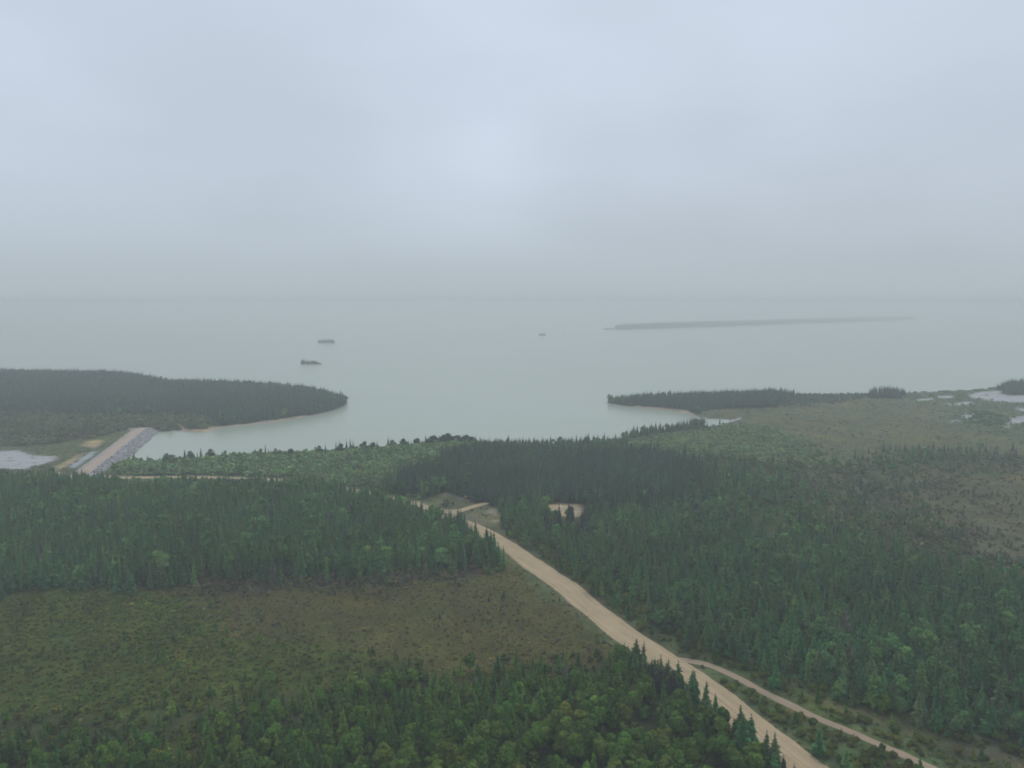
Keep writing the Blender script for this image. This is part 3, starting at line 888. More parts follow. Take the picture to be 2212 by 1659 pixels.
P_SPR = {'hi': [spruce(10 + i, 26, 9, [.15, .17, .20, .14, .22, .18][i], 2) for i in range(6)],
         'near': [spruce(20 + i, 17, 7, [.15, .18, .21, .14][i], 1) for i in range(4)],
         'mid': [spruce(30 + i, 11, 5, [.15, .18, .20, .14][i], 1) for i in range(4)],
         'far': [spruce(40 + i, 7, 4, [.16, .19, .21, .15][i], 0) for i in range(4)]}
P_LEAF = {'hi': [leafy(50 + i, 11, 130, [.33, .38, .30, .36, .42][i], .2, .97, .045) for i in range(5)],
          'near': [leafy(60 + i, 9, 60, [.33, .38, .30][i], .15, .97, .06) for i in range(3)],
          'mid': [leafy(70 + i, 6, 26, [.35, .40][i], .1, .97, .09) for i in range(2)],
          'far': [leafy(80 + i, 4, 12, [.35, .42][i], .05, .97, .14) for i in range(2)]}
P_SHRUB = {'hi': [leafy(90 + i, 8, 70, [.6, .75, .5][i], -.05, 1.0, .08) for i in range(3)],
           'near': [leafy(100 + i, 6, 26, [.6, .8][i], -.05, 1.0, .13) for i in range(2)],
           'mid': [leafy(110 + i, 4, 12, [.65, .85][i], -.05, 1.0, .2) for i in range(2)],
           'far': [leafy(120 + i, 3, 6, [.7, .9][i], -.05, 1.0, .3) for i in range(2)]}
P_TUFT = [tuft(130 + i, 7) for i in range(5)]

# colour families (linear), each a list of mean tints
FAM_S = {'dark': [(.024, .062, .042), (.028, .068, .042), (.034, .060, .040)],
         'deep': [(.026, .070, .040), (.030, .078, .038), (.034, .062, .038), (.036, .088, .036)],
         'spruce': [(.026, .094, .034), (.034, .108, .034), (.030, .082, .032), (.057, .125, .034), (.050, .085, .034)],
         'green': [(.034, .112, .014), (.050, .132, .016), (.030, .094, .014), (.074, .145, .018), (.056, .100, .018)],
         'olive': [(.048, .090, .038), (.060, .098, .040), (.042, .082, .038)],
         'brown': [(.070, .090, .044), (.062, .090, .042)],
         'pale': [(.038, .098, .044), (.046, .110, .048)],
         'leaf': [(.036, .112, .016), (.050, .130, .018), (.034, .098, .015)]}
FAM_B = {'dark': [(.045, .105, .042)], 'deep': [(.05, .12, .042)], 'spruce': [(.058, .135, .042), (.072, .15, .046)], 'green': [(.066, .155, .018), (.084, .17, .020), (.057, .135, .018)],
         'olive': [(.075, .12, .044)], 'brown': [(.10, .12, .055), (.09, .10, .06)], 'pale': [(.115, .205, .078), (.13, .22, .082), (.10, .185, .074), (.145, .205, .085)],
         'leaf': [(.060, .148, .020), (.078, .17, .024), (.052, .13, .018), (.090, .165, .026), (.066, .145, .022), (.10, .155, .024)]}
FAM_U = dict(FAM_B)
FAM_U['brown'] = [(.108, .112, .032), (.118, .112, .032), (.097, .092, .044), (.09, .112, .030), (.10, .09, .052)]
FAM_U['olive'] = [(.10, .125, .058), (.09, .115, .055), (.11, .12, .062)]
FAM_U['green'] = [(.072, .120, .018), (.084, .125, .020), (.062, .110, .018), (.100, .120, .022)]

for fam_ in (FAM_S, FAM_B, FAM_U):
    for k_ in fam_:
        g_ = (1.04, 1.06, .95) if k_ in ('green', 'leaf') else (1.12, 1.20, 1.12) if k_ == 'brown' else (1.18, 1.36, 1.15)
        fam_[k_] = [tuple(np.array(c_) * g_) for c_ in fam_[k_]]

# ------------------------------------------------------------------ scatter
PXMIN, PXMAX, PYMAX = -160, 2372, 1790
a_, b_ = un(PXMIN, 800), un(PXMAX, 800)


def scatter(cell, seed, key):
    """jittered grid over the land in and a little round the frame, kept with the zone's density"""
    r = np.random.default_rng(seed)
    x0, x1, y0, y1 = -820, 820, 118, 1190
    xs = np.arange(x0, x1, cell); ys = np.arange(y0, y1, cell)
    X, Y = np.meshgrid(xs, ys)
    X = X.ravel() + r.uniform(0, cell, X.size); Y = Y.ravel() + r.uniform(0, cell, Y.size)
    px, py = topx(X, Y, 2.0)
    q = (px > PXMIN) & (px < PXMAX) & (py < PYMAX)
    X, Y = X[q], Y[q]
    fr = 1 + 4 * sstep(60, 150, X) * sstep(250, 340, Y) * sstep(560, 470, Y)
    cl = classify(X + r.normal(0, 2.4, X.size) * fr, Y + r.normal(0, 4.5, X.size) * fr)
    dens = np.full(X.shape, float(DEFAULT[key])); 
    for i, n in enumerate(NAMES): dens[cl == i] = ZN[n][key]
    clump = np.clip(1 + 1.5 * fbm(X, Y, 22, seed), .25, 1.8)
    if key == 's':
        clump = np.clip(1 + .8 * fbm(X, Y, 18, seed), .5, 1.4)
        gapm = sstep(50, 110, X) * sstep(230, 300, Y) * sstep(620, 540, Y)
        clump *= 1 - gapm * .80 * sstep(.06, -.08, fbm(X, Y, 75, 333))
    q = r.uniform(0, 1, X.size) < dens * cell * cell * clump
    X, Y, cl = X[q], Y[q], cl[q]
    Z, S = height(X, Y)
    dr_ = segdist(ROAD[::3], X, Y, False); ds_ = segdist(SIDE[::3], X, Y, False); db_ = segdist(BRANCH, X, Y, False)
    m1 = {'s': 6.0, 'b': 6.6, 'u': 5.6, 't': 4.9}[key]
    q = (S > 1.5) & (dr_ > m1) & (ds_ > (2.2 if key in 'ut' else 3.2)) & (db_ > 3.0) & ~patch_mask(X, Y)
    rel = np.stack([X - DA[0], Y - DA[1]], -1)
    al = rel @ DDIR; ac = rel @ DNR
    q &= ~((al > -24) & (al < DLEN + 2) & (ac > -11) & (ac < 14))
    if key != 't':
        q &= ~((segdist(STREAK[::3], X, Y, False) < 2.5))
    if key != 't':
        c0 = classify(X, Y)
        for n in ('clearing_upper', 'clearing_lower', 'left_flat', 'verge_left', 'verge_right', 'roadside_open'):
            i_ = NAMES.index(n)
            q &= ~((c0 == i_) & (cl != i_))
    X, Y, cl, Z = X[q], Y[q], cl[q], Z[q]
    return X, Y, Z, cl


def props_for(cl, hk, fam, r, var):
    n = len(cl)
    h = np.full(n, DEFAULT[hk], float)
    col = np.zeros((n, 3)); ci = np.zeros(n, int)
    for i in range(-1, len(NAMES)):
        q = cl == i
        m = int(q.sum())
        if not m: continue
        Z_ = DEFAULT if i < 0 else ZN[NAMES[i]]
        h[q] = Z_[hk]
        f = np.array(fam[Z_['k']])
        pick = r.integers(0, len(f), m)
        col[q] = f[pick]; ci[q] = pick
    h *= np.clip(r.normal(1, var, n), .5, 1.5)
    col *= np.array((.96, .84, .98))
    col *= r.uniform(.80, 1.22, (n, 1)) * r.uniform(.93, 1.07, (n, 3))
    hot = r.uniform(0, 1, n) < .13
    col[hot] *= np.array((1.45, 1.32, 1.2))
    dead = r.uniform(0, 1, n) < (.008 if hk == 'hs' else 0)
    col[dead] = (.105, .10, .085)
    return h, col, ci


def batch(lists, dist_edges, X, Y, Z, H, Wd, C, r):
    """merge all of one kind into vertex, face and tint arrays, detail by distance"""
    D = np.hypot(X, Y)
    Vs, Fs, Ts = [], [], []; off = 0
    rot = r.uniform(0, 6.283, len(X)); var = r.integers(0, 64, len(X))
    lo = 0
    for lod, hi in dist_edges:
        protos = lists[lod] if isinstance(lists, dict) else lists
        for k, (pv, pf, pt) in enumerate(protos):
            q = (D >= lo) & (D < hi) & (var % len(protos) == k)
            n = int(q.sum())
            if not n: continue
            c, s = np.cos(rot[q])[:, None], np.sin(rot[q])[:, None]
            x = pv[None, :, 0] * Wd[q][:, None]; y = pv[None, :, 1] * Wd[q][:, None]; z = pv[None, :, 2] * H[q][:, None]
            W = np.stack([x * c - y * s + X[q][:, None], x * s + y * c + Y[q][:, None], z + Z[q][:, None] - .05], -1)
            Vs.append(W.reshape(-1, 3).astype(np.float32))
            Fs.append((pf[None] + (np.arange(n) * len(pv))[:, None, None] + off).reshape(-1, 3).astype(np.int32))
            Ts.append((C[q][:, None, :] * pt[None, :, None]).reshape(-1, 3).astype(np.float32))
            off += n * len(pv)
        lo = hi
    return np.vstack(Vs), np.vstack(Fs), np.vstack(Ts)


EMP = lambda name, loc, rz=0: (lambda o: (COL.objects.link(o), setattr(o, 'location', loc), setattr(o, 'rotation_euler', (0, 0, rz)), o)[-1])(bpy.data.objects.new(name, None))


def trunk_mesh(name, R=.016, top=.9, material=None, k=7, segs=5, bend=.01, seed=0):
    r = np.random.default_rng(seed)
    V, F = [], []
    for i in range(segs + 1):
        t = i / segs; rad = R * (1 - t) ** .8 + .0025
        if i == 0: rad *= 1.35
        ox, oy = r.uniform(-bend, bend, 2) * (i > 0)
        for j in range(k):
            a = 6.283 * j / k
            V.append((ox + rad * math.cos(a), oy + rad * math.sin(a), -.02 + top * t))
    for i in range(segs):
        for j in range(k):
            F.append((i * k + j, i * k + (j + 1) % k, (i + 1) * k + (j + 1) % k, (i + 1) * k + j))
    return mesh_np(name, np.array(V), np.array(F), material or M_BARK, smooth=True)


# ---- individual tree objects share these meshes
SPR_ME = [mesh_np('spruce_crown', v, f, M_FOL, np.repeat(t[:, None], 3, 1)) for v, f, t in P_SPR['hi']]
LEAF_ME = [mesh_np('leafy_crown', v, f, M_FOL, np.repeat(t[:, None], 3, 1)) for v, f, t in P_LEAF['hi']]
SHR_ME = [mesh_np('shrub_leaves', v, f, M_FOL, np.repeat(t[:, None], 3, 1)) for v, f, t in P_SHRUB['hi']]
TRK_ME = [trunk_mesh('trunk', .014, .9, seed=i) for i in range(3)]
LTRK_ME = [trunk_mesh('trunk', .022, .72, seed=5 + i, bend=.02) for i in range(3)]
STEM_ME = [trunk_mesh('stem', .03, .6, seed=9 + i, bend=.05) for i in range(2)]


def plant(kind, x, y, z, h, w, col, rz, variant, label, category, group=None):
    crowns, trunks, names = {'spruce_tree': (SPR_ME, TRK_ME, ('crown', 'trunk')), 'broadleaf_tree': (LEAF_ME, LTRK_ME, ('crown', 'trunk')),
                             'shrub': (SHR_ME, STEM_ME, ('foliage', 'stem'))}[kind]
    t = EMP(kind, (x, y, z - .05), rz)
    c = link(names[0], crowns[variant % len(crowns)], t)
    c.scale = (w, w, h); c.color = (*col, 1)
    k = link(names[1], trunks[variant % len(trunks)], t)
    k.scale = (h, h, h)
    t['label'] = label; t['category'] = category
    if group: t['group'] = group
    return t


def place_phrase(px, py, cl):
    n = NAMES[cl] if cl >= 0 else ''
    if n in ('right_forest', 'right_bog_forest', 'right_brown'):
        if px > 1950: return 'lower right corner forest', 'lower right forest'
        if px > 1620: return 'forest beyond side track', 'forest beside the side track'
        if px > 1350: return 'forest beyond grassy verge', 'forest right of the verge'
        return 'forest below sand pit', 'forest below the sand pit'
    if n in ('verge_right', 'verge_shrubs', 'forest_fringe'):
        return 'right road verge', 'road verge growth'
    if n in ('bog_left', 'bog_left_green'):
        return 'open left bog', 'scattered bog trees'
    if n == 'broadleaf_stand' or (n == 'bottom_forest' and px > 1150):
        if px > 1480: return 'left road-edge stand', 'roadside stand left of the road'
        if px > 1200: return 'roadside wood', 'roadside stand left of the road'
        return 'bottom centre wood', 'bottom centre wood'
    if px < 420: return 'lower left corner wood', 'lower left corner wood'
    if px < 820: return 'bottom left wood', 'bottom left wood'
    return 'wood below brown bog', 'bottom centre wood'


def rank_word(by):
    for lim, w in ((1645, 'bottom edge'), (1615, 'front row'), (1590, 'second row'), (1560, 'third row'), (1530, 'fourth row'), (1490, 'fifth row'), (1440, 'sixth row')):
        if by > lim: return w
    return 'back row'


def tone_word(col):
    col = np.array(col) / 1.12
    lum = col[0] * .3 + col[1] * .6 + col[2] * .1
    if col[0] / col[1] > .6: return 'yellow-green'
    return 'dark' if lum < .055 else 'mid-green' if lum < .080 else 'light green'


# ---- spruces
r1 = np.random.default_rng(101)
X, Y, Z, cl = scatter(1.9, 201, 's')
H, C, ci = props_for(cl, 'hs', FAM_S, r1, .22)
Wd = H * r1.uniform(.9, 1.5, len(H)) * np.clip(1.25 - (H - 4) * .03, .9, 1.35)
# extra narrow spruces in front of the sand pit, leaving gaps between them
gap = []
for (sx, ty, h) in [(1177, 1084, 9), (1171, 1092, 8), (1208, 1079, 12), (1207, 1088, 10), (1228, 1078, 13), (1236, 1080, 12), (1232, 1088, 11), (1225, 1092, 9), (1239, 1094, 9), (1211, 1094, 8),
                    (1262, 1088, 9), (1270, 1084, 9), (1258, 1096, 7), (1183, 1100, 7), (1275, 1092, 8)] + [(1174 + 5.5 * k, 1107 + 4 * ((k * 7) % 3), 6.5 + (k * 5) % 2) for k in range(19)] + [(1176 + 6 * k, 1122 + 3 * ((k * 5) % 3), 7) for k in range(17)]:
    yb = (ty - .01 * h * HZ) / (1 - .01 * h)
    p = un(sx, yb); gap.append((p[0], p[1], h))
G = np.array(gap)
px, py = topx(X, Y, 2.0)
q = (px > 1172) & (px < 1270) & (py > 1085) & (py < 1168)
X, Y, Z, cl, H, C, Wd, ci = [a[~q] for a in (X, Y, Z, cl, H, C, Wd, ci)]
gz, _ = height(G[:, 0], G[:, 1])
X = np.append(X, G[:, 0]); Y = np.append(Y, G[:, 1]); Z = np.append(Z, gz); H = np.append(H, G[:, 2]); Wd = np.append(Wd, np.where(G[:, 2] > 9.5, 1.0, .9) * G[:, 2])
C = np.vstack([C, np.tile((.026, .044, .032), (len(G), 1))]); cl = np.append(cl, np.full(len(G), NAMES.index('centre_spruce'))); ci = np.append(ci, np.zeros(len(G), int))
# a row of tall coast trees rising above the thicket, seen against the lake
for (sx, ty, h) in [(703, 955, 9), (726, 950, 9.5), (734, 946, 10), (757, 941, 10), (763, 944, 9), (540, 974, 5), (580, 965, 6), (345, 982, 4.5), (365, 979, 5), (385, 977, 5), (420, 977, 5), (330, 984, 4.5), (470, 975, 5),
                    (824, 941, 8), (882, 944, 6), (1060, 943, 5), (1128, 942, 5.5), (1245, 939, 6.5), (1252, 941, 6), (1262, 940, 6), (1272, 937, 7), (1281, 938, 6.5), (1292, 940, 6), (1305, 942, 5.5), (1316, 941, 6), (1235, 942, 5), (1100, 944, 4.5), (1160, 943, 5), (1400, 928, 5), (1440, 924, 4.5), (1455, 924, 4.5), (1498, 917, 4)]:
    yb = (ty - .01 * h * HZ) / (1 - .01 * h)
    p = un(sx, yb, 1.6)
    zz, ss = height(np.array([p[0]]), np.array([p[1]]))
    if ss[0] < 1: continue
    X = np.append(X, p[0]); Y = np.append(Y, p[1]); Z = np.append(Z, zz); H = np.append(H, h); Wd = np.append(Wd, h * 1.1)
    C = np.vstack([C, (.030, .052, .036)]); cl = np.append(cl, NAMES.index('coast_thicket')); ci = np.append(ci, 0)

# named spruces with a place of their own: (tip x, tip y, height, width factor, label)
SPECIAL = [
    (1406.7, 1413.4, 8.6, 1.2, 'tall ragged dark spruce against the gravel road, leftmost of the tallest four'),
    (1425.5, 1423.8, 8.2, 1.35, 'broad shaggy dark spruce against the road, second of the tallest four'),
    (1438.0, 1433.0, 7.2, .95, 'slimmest of the four dark spruces standing out against the gravel road'),
    (1450.5, 1436.3, 8.8, 1.6, 'widest dark spruce against the gravel road, rightmost of the tallest four'),
    (1393.0, 1418.6, 6.4, 1.0, 'small pointed spruce just left of the four tall roadside spruces'),
    (1382.8, 1417.6, 6.2, 1.1, 'blunt spruce second to the left of the four tall roadside spruces'),
    (1348.8, 1382.0, 6.0, 1.1, 'slim spruce poking over the left road edge, middle of three tips'),
    (1336.0, 1385.0, 5.4, 1.1, 'slim spruce poking over the left road edge, left of three tips'),
    (1356.7, 1389.5, 4.8, 1.0, 'short spruce poking over the left road edge, right of three tips'),
    (1247.5, 1315.0, 2.6, .8, 'tiny lone spruce on the left shoulder midway along the road'),
    (1209.0, 1285.0, 2.2, .8, 'tiny spruce on the left shoulder, the farther one beside the road'),
    (1601.0, 1544.0, 7.6, 1.05, 'lone slender spruce with its tip against the lower gravel road'),
    (1692.0, 1623.0, 6.5, 1.5, 'bushy spruce at the bottom edge with its tip against the road'),
    (1713.0, 1643.0, 5.4, 1.2, 'small spruce at the bottom edge, nearest the gravel road'),
]
for (tx, ty, h, wf, lab) in SPECIAL:
    yb = (ty - .01 * h * HZ) / (1 - .01 * h)
    p = un(tx, yb)
    zz, _ = height(np.array([p[0]]), np.array([p[1]]))
    d_ = np.hypot(X - p[0], Y - p[1])
    keep = d_ > 1.6
    X, Y, Z, cl, H, C, Wd, ci = [a[keep] for a in (X, Y, Z, cl, H, C, Wd, ci)]
    plant('spruce_tree', p[0], p[1], float(zz[0]), h, h * wf, (.032, .046, .034), random.uniform(0, 6), random.randrange(6), lab, 'spruce tree', 'spruces beside the gravel road')
n_special = len(SPECIAL)
px, py = topx(X, Y, Z + H * .8)
D = np.hypot(X, Y)
score = H / D * ((px > 4) & (px < 2208) & (py < 1640))
order = np.argsort(-score)[:300 - n_special]
sel = np.zeros(len(X), bool); sel[order] = True
for i in order:
    bx, by = topx(X[i], Y[i], Z[i])
    ph, gr = place_phrase(float(bx), float(by), int(cl[i]))
    size = 'tall' if H[i] > 8.2 else 'short' if H[i] < 6.6 else 'medium'
    form = 'narrow' if Wd[i] / H[i] < .95 else 'full'
    plant('spruce_tree', X[i], Y[i], Z[i], H[i], Wd[i], C[i], random.uniform(0, 6.28), random.randrange(6),
          f'{size} {form} {tone_word(C[i])} spruce, {rank_word(by)} of {ph}', 'spruce tree', 'spruces ' + gr)
R_ = ~sel
V, F, T = batch(P_SPR, [('near', 300), ('mid', 520), ('far', 99999)], X[R_], Y[R_], Z[R_], H[R_], Wd[R_], C[R_], r1)
# trees of the far islands join the same forest mass
ISL = [
    # (left px, right px, base y, half depth m, tree height, density, seed)
    dict(n='far_island', pts=[(1338, 712.5), (1420, 710), (1500, 707.5), (1700, 700.5), (1850, 695.5), (1979, 691)], hd=60, th=17, zh=8.0),
    dict(n='low_spit', pts=[(1306, 712.5), (1334, 712)], hd=14, th=6),
    dict(n='distant_islet', pts=[(1164, 725), (1179, 725)], hd=12, th=8),
    dict(n='wooded_islet', pts=[(684, 741), (722, 741)], hd=16, th=9),
    dict(n='small_islet', pts=[(646, 786.5), (694, 787)], hd=9, th=6),
]
iv_, if_, it_ = [], [], []
ir = np.random.default_rng(77)
for d in ISL:
    P = poly(d['pts'], 0.3)
    P = smooth_line(P, 8.0) if len(P) > 2 else np.linspace(P[0], P[1], 14)
    nn = normals(P)
    m_ = len(P)
    tt = np.linspace(0, 1, m_)
    prof = np.clip(np.minimum(tt, 1 - tt) * (12 if m_ > 40 else 4), 0.05, 1) ** .5 * d['hd'] * (1 + .4 * fbm(tt * 300, tt * 0, 20, 3))
    if nn[0][1] < 0: nn = -nn
    us = np.linspace(0, 2, 9); ZH = d.get('zh', 1.6)
    rows = [np.column_stack([P + nn * (prof * u)[:, None], ZH * (1 - (u - 1) ** 2) * np.clip(prof / d['hd'], 0, 1) - .25]) for u in us]
    VV = np.stack(rows, 1).reshape(-1, 3); I = np.arange(m_ * 9).reshape(m_, 9)
    FF = np.stack([I[:-1, :-1], I[:-1, 1:], I[1:, 1:], I[1:, :-1]], -1).reshape(-1, 4)[:, ::-1]
    cv = np.tile((.06, .065, .045, 1), (len(VV), 1))
    link(d['n'], mesh_np(d['n'], VV, FF, M_GROUND, None, {'cover': ('FLOAT_COLOR', cv), 'wet': ('FLOAT', np.zeros(len(VV)))}, True), kind='structure')
    area = float(np.sum(prof[:-1] * 2 * np.linalg.norm(np.diff(P, axis=0), axis=1)))
    nt = int(min(area * (.05 if d['th'] > 10 else .16), 9000))
    k = ir.integers(1, m_ - 1, nt); u = ir.uniform(.12, 1.85, nt)
    j = ir.uniform(-1, 1, (nt, 1)) * np.linalg.norm(P[1] - P[0]) * .5
    tg = np.gradient(P, axis=0); tg /= np.linalg.norm(tg, axis=1, keepdims=True)
    Q = P[k] + nn[k] * (prof[k] * u)[:, None] + tg[k] * j
    hh = d['th'] * ir.uniform(.65, 1.15, nt)
    if d['n'] == 'small_islet':
        hh *= np.interp(k / m_, [0, .1, .2, .3, .45, .8, 1], [.7, 1.6, 1.25, .9, 1.1, .5, .3])
    zt = ZH * (1 - (u - 1) ** 2) * np.clip(prof[k] / d['hd'], 0, 1) - .25
    v2, f2, t2 = batch(P_SPR, [('far', 1e9)], Q[:, 0], Q[:, 1], zt, hh, hh * 1.3, np.tile((.030, .042, .034), (nt, 1)) * ir.uniform(.85, 1.15, (nt, 1)), ir)
    iv_.append(v2); if_.append(f2 + (sum(len(a) for a in iv_[:-1]))); it_.append(t2)
ivv = np.vstack(iv_); iff = np.vstack(if_); itt = np.vstack(it_)
F = np.vstack([F, iff + len(V)]); V = np.vstack([V, ivv]); T = np.vstack([T, itt])
print('spruce', len(X), 'tris', len(F))
o = link('spruce_forest', mesh_np('spruce_forest', V, F, M_FOL, T), kind='stuff', label='dense dark boreal spruce forest covering the land', category='forest')
del V, F, T

# ---- broadleaf trees
r2 = np.random.default_rng(102)
X, Y, Z, cl = scatter(2.6, 202, 'b')
H, C, ci = props_for(cl, 'hb', FAM_B, r2, .18)
Wd = H * r2.uniform(.85, 1.2, len(H))
for (sx, ty, h, wf) in [(454, 969, 7, 1.2), (852, 938, 8, 1.3), (900, 939, 7.5, 1.2), (870, 945, 7, 1.2), (938, 940, 9, 1.2), (955, 933.5, 9, 1.3), (972, 932, 9, 1.4), (990, 932, 9, 1.4), (1006, 936, 9, 1.3), (1020, 942, 7.5, 1.3), (963, 938, 8, 1.4), (985, 938, 8, 1.4),
                        (415, 980, 5, 1.2), (628, 966, 6, 1.2), (690, 962, 6, 1.2), (735, 958, 7, 1.1), (785, 950, 7, 1.2), (805, 948, 7, 1.2), (930, 948, 7, 1.3)]:
    yb = (ty - .01 * h * HZ) / (1 - .01 * h)
    p = un(sx, yb, 1.6)
    zz, ss = height(np.array([p[0]]), np.array([p[1]]))
    if ss[0] < 1: continue
    X = np.append(X, p[0]); Y = np.append(Y, p[1]); Z = np.append(Z, zz); H = np.append(H, h); Wd = np.append(Wd, h * wf)
    C = np.vstack([C, (.045, .075, .045)]); cl = np.append(cl, NAMES.index('coast_thicket'))
px, py = topx(X, Y, Z)
q = ~((px > 1050) & (px < 1125) & (py > 1140) & (py < 1235))
X, Y, Z, cl, H, C, Wd = [a[q] for a in (X, Y, Z, cl, H, C, Wd)]
px, py = topx(X, Y, Z + H * .8)
D = np.hypot(X, Y)
score = H / D * ((px > 6) & (px < 2206) & (py < 1640))
order = np.argsort(-score)[:260]
sel = np.zeros(len(X), bool); sel[order] = True
for i in order:
    bx, by = topx(X[i], Y[i], Z[i])
    if by < 1150:
        sel[i] = False; continue
    ph, gr = place_phrase(float(bx), float(by), int(cl[i]))
    size = 'tall' if H[i] > 8.0 else 'small' if H[i] < 6.0 else 'medium'
    form = 'spreading' if Wd[i] / H[i] > 1.03 else 'upright'
    plant('broadleaf_tree', X[i], Y[i], Z[i], H[i], Wd[i], C[i], random.uniform(0, 6.28), random.randrange(5),
          f'{size} {form} {tone_word(C[i])} leafy tree, {rank_word(by)} of {ph}', 'leafy tree', 'leafy trees ' + gr)
R_ = ~sel
V, F, T = batch(P_LEAF, [('near', 330), ('mid', 560), ('far', 99999)], X[R_], Y[R_], Z[R_], H[R_], Wd[R_], C[R_], r2)
print('leafy', len(X), sel.sum(), 'tris', len(F))
link('broadleaf_wood', mesh_np('broadleaf_wood', V, F, M_FOL, T), kind='stuff', label='round-crowned leafy trees scattered along the lake shore', category='wood')

# ---- shrubs
r3 = np.random.default_rng(103)
X, Y, Z, cl = scatter(2.0, 203, 'u')
H, C, ci = props_for(cl, 'hu', FAM_U, r3, .28)
Wd = H * r3.uniform(.85, 1.3, len(H)) * np.where(H < 1.1, 1.7, 1.0)
C[H < 1.1] *= 1.15
px, py = topx(X, Y, Z + H * .8)
D = np.hypot(X, Y)
zn_ok = np.isin(cl, [NAMES.index(n) for n in ('verge_right', 'verge_shrubs', 'forest_fringe')])
score = H / D * ((px > 6) & (px < 2206) & (py < 1645) & zn_ok)
order = np.argsort(-score)[:220]
sel = np.zeros(len(X), bool); sel[order] = True
for i in order:
    bx, by = topx(X[i], Y[i], Z[i])
    ds1 = segdist(SIDE[::3], np.array([X[i]]), np.array([Y[i]]), False)[0]
    dr1 = segdist(ROAD[::3], np.array([X[i]]), np.array([Y[i]]), False)[0]
    if by > 1440:
        sx_ = np.interp(Y[i], SIDE[::-1, 1], SIDE[::-1, 0])
        if X[i] < sx_: ph, gr = ('hugging gravel road right edge' if dr1 < 8 else 'between gravel road and side track'), 'shrubs between road and side track'
        else: ph, gr = ('just beyond narrow side track' if ds1 < 8 else 'by grassy streak below forest'), 'shrubs beyond the side track'
    else:
        ph, gr = 'on upper grassy verge', 'shrubs on the upper verge'
    size = 'large' if H[i] > 2.3 else 'low' if H[i] < 1.7 else 'middling'
    side = 'lower' if by > 1560 else 'upper'
    plant('shrub', X[i], Y[i], Z[i], H[i], Wd[i], C[i], random.uniform(0, 6.28), random.randrange(3),
          f'{size} {tone_word(C[i])} bush {ph}, {side} stretch', 'shrub', gr)
R_ = ~sel
V, F, T = batch(P_SHRUB, [('near', 260), ('mid', 470), ('far', 99999)], X[R_], Y[R_], Z[R_], H[R_], Wd[R_], C[R_], r3)
print('shrubs', len(X), 'tris', len(F))
link('shrub_thicket', mesh_np('shrub_thicket', V, F, M_FOL, T), kind='stuff', label='low green willow and birch scrub on bog and shore', category='scrub')

# ---- bog tufts and verge grass
r4 = np.random.default_rng(104)
X, Y, Z, cl = scatter(1.5, 204, 't')
FAM_T = {k: [(.11, .145, .055), (.095, .13, .05)] for k in FAM_S}
FAM_T['brown'] = [(.115, .112, .030), (.10, .098, .030), (.125, .118, .032), (.092, .108, .026), (.095, .083, .045)]
FAM_T['green'] = [(.066, .098, .016), (.082, .104, .018), (.056, .088, .015), (.115, .112, .028)]
for k in FAM_T: pass
DEFAULT['ht'] = .5
for n in NAMES: ZN[n]['ht'] = .55
H, C, ci = props_for(cl, 'ht', FAM_T, r4, .35)
pale = r4.uniform(0, 1, len(X)) < .012
C[pale] = (.30, .29, .20)
H[pale] *= 1.5
H *= .55

V, F, T = batch({'x': P_TUFT}, [('x', 99999)], X, Y, Z, H, H * r4.uniform(2.4, 4.6, len(H)) * np.where(pale, .35, 1), C, r4)
print('tufts', len(X), 'tris', len(F))
link('bog_grass', mesh_np('bog_grass', V, F, M_FOL, T), kind='stuff', label='tussocks of sedge and heath over bog and verges', category='grass')
del V, F, T


# ---- dead trees
def dead_tree(px_, ty, h, material, lab, nbr, seed, brush=None, thick=.022):
    yb = (ty - .01 * h * HZ) / (1 - .01 * h)
    p = un(px_, yb); zz, _ = height(np.array([p[0]]), np.array([p[1]]))
    t = EMP('dead_tree', (p[0], p[1], float(zz[0]) - .05))
    t['label'] = lab; t['category'] = 'dead tree'
    k = link('trunk', trunk_mesh('dead_trunk', thick, 1.0, material, seed=seed, bend=.012), t); k.scale = (h, h, h)
    r = np.random.default_rng(seed); V = []; F = []
    for i in range(nbr):
        z = r.uniform(.3, .93); a = r.uniform(0, 6.28); l = .16 * (1.1 - z) * r.uniform(.5, 1.4) + .02
        ca, sa = math.cos(a), math.sin(a); o = len(V)
        w = .004
        e = (l * ca, l * sa, z - l * r.uniform(.1, .5))
        V += [(-w * sa, w * ca, z), (w * sa, -w * ca, z), (0, 0, z + 2 * w), e]
        F += [(o, o + 1, o + 3), (o + 1, o + 2, o + 3), (o + 2, o, o + 3)]
    me = mesh_np('bare_branches', np.array(V), np.array(F), material)
    k2 = link('branches', me, t); k2.scale = (h, h, h)
    if brush:
        c = link('needles', SPR_ME[0], t); c.scale = (h * 1.15, h * 1.15, h); c.color = (*brush, 1)


dead_tree(1194.6, 1428, 7.2, M_GREYWOOD, 'dead spruce with rusty orange needles among green trees below the brown bog', 20, 1, (.15, .095, .05))
dead_tree(1216, 1386, 5.2, M_GREYWOOD, 'thin bare dark snag at the lower edge of the brown bog', 14, 2, thick=.016)
dead_tree(1467, 1142, 7.0, M_DEADWOOD, 'bleached white dead trunk standing in the forest right of the road', 16, 3, thick=.034)
dead_tree(1292, 1405, 4.5, M_GREYWOOD, 'short grey snag among bushes near the left road edge', 12, 4, thick=.02)

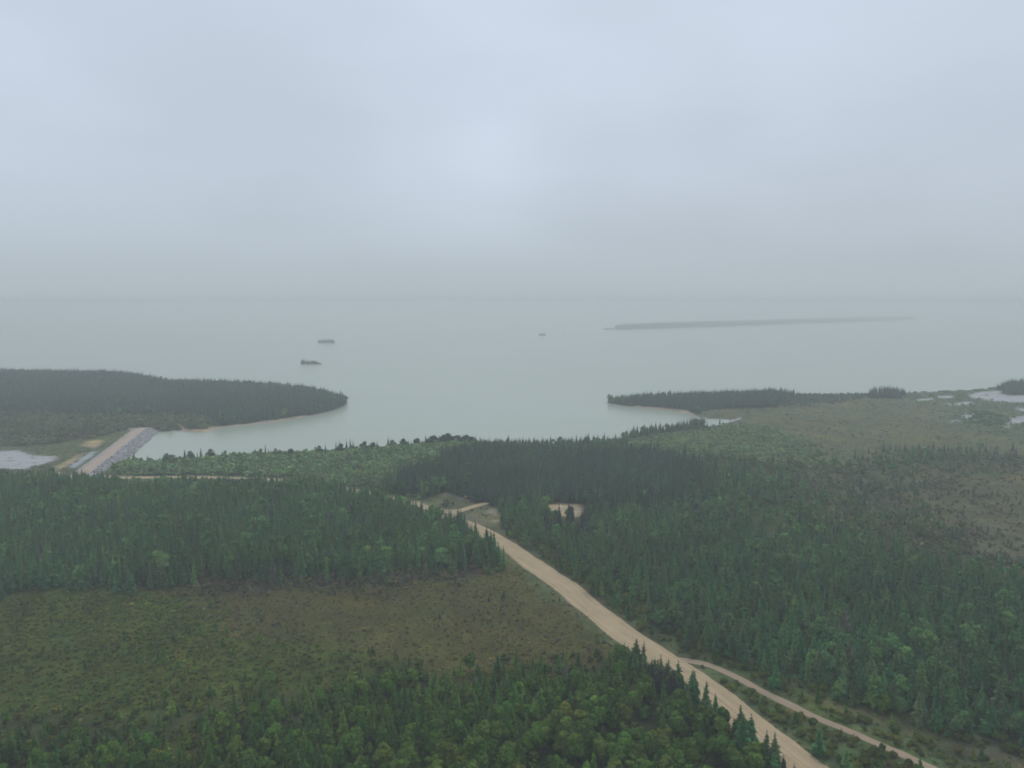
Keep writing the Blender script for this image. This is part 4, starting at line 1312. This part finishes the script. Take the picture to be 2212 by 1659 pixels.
# ---- yellow sign at the clearing
p = un(1005.5, 1077.5)
zz, _ = height(np.array([p[0]]), np.array([p[1]]))
sg = EMP('warning_sign', (p[0], p[1], float(zz[0])), .15)
sg['label'] = 'small yellow diamond sign on a post at the back edge of the clearing'
sg['category'] = 'sign'
bv = [(-.05, -.05, -.3), (.05, -.05, -.3), (.05, .05, -.3), (-.05, .05, -.3), (-.05, -.05, 1.9), (.05, -.05, 1.9), (.05, .05, 1.9), (-.05, .05, 1.9)]
bf = [(0, 1, 5, 4), (1, 2, 6, 5), (2, 3, 7, 6), (3, 0, 4, 7), (4, 5, 6, 7), (3, 2, 1, 0)]
link('post', mesh_np('sign_post', np.array(bv), np.array(bf), M_METAL), sg)
dv = []
for y_ in (-.08, -.055):
    for k in range(8):
        a = math.radians(45 * k); rr = .78 if k % 2 == 0 else .56
        dv.append((rr * math.cos(a), y_, 1.55 + rr * math.sin(a)))
me = bpy.data.meshes.new('sign_panel')
me.from_pydata(dv, [], [tuple(range(8)), tuple(range(15, 7, -1))] + [(i, 8 + i, 8 + (i + 1) % 8, (i + 1) % 8) for i in range(8)])
me.materials.append(M_YELLOW)
link('panel', me, sg)

# ---- things that still read alike are told apart by their order across the view
ORD = ['', 'second', 'third', 'fourth', 'fifth', 'sixth', 'seventh', 'eighth', 'ninth', 'tenth', 'eleventh', 'twelfth']
by_label = {}
for o_ in list(COL.objects):
    if o_.parent is None and 'label' in o_ and 'category' in o_:
        by_label.setdefault(o_['label'], []).append(o_)
for lab, lst in by_label.items():
    if len(lst) < 2: continue
    lst.sort(key=lambda q: topx(q.location.x, q.location.y, q.location.z)[0])
    for k, q in enumerate(lst):
        w = 'leftmost' if k == 0 else 'rightmost' if k == len(lst) - 1 else (ORD[k] if k < 12 else f'{k + 1}th') + ' from left'
        q['label'] = lab + ', ' + w

# ------------------------------------------------------------------ haze
hm, ht = mat('haze_air')
pv = N(ht, 'ShaderNodeVolumePrincipled')
pv.inputs['Color'].default_value = (.895, .922, .925, 1)
pv.inputs['Density'].default_value = HAZE_DENSITY
pv.inputs['Anisotropy'].default_value = 0.0
ho = N(ht, 'ShaderNodeOutputMaterial')
ht.links.new(pv.outputs[0], ho.inputs['Volume'])
a0, a1, z0, z1 = -17000.0, 17000.0, -5.0, 106.0
hv = [(x, y, z) for z in (z0, z1) for (x, y) in ((a0, a0), (a1, a0), (a1, a1), (a0, a1))]
hf = [(0, 3, 2, 1), (4, 5, 6, 7), (0, 1, 5, 4), (1, 2, 6, 5), (2, 3, 7, 6), (3, 0, 4, 7)]
hme = bpy.data.meshes.new('haze'); hme.from_pydata(hv, [], hf); hme.materials.append(hm)
link('haze', hme, kind='stuff')
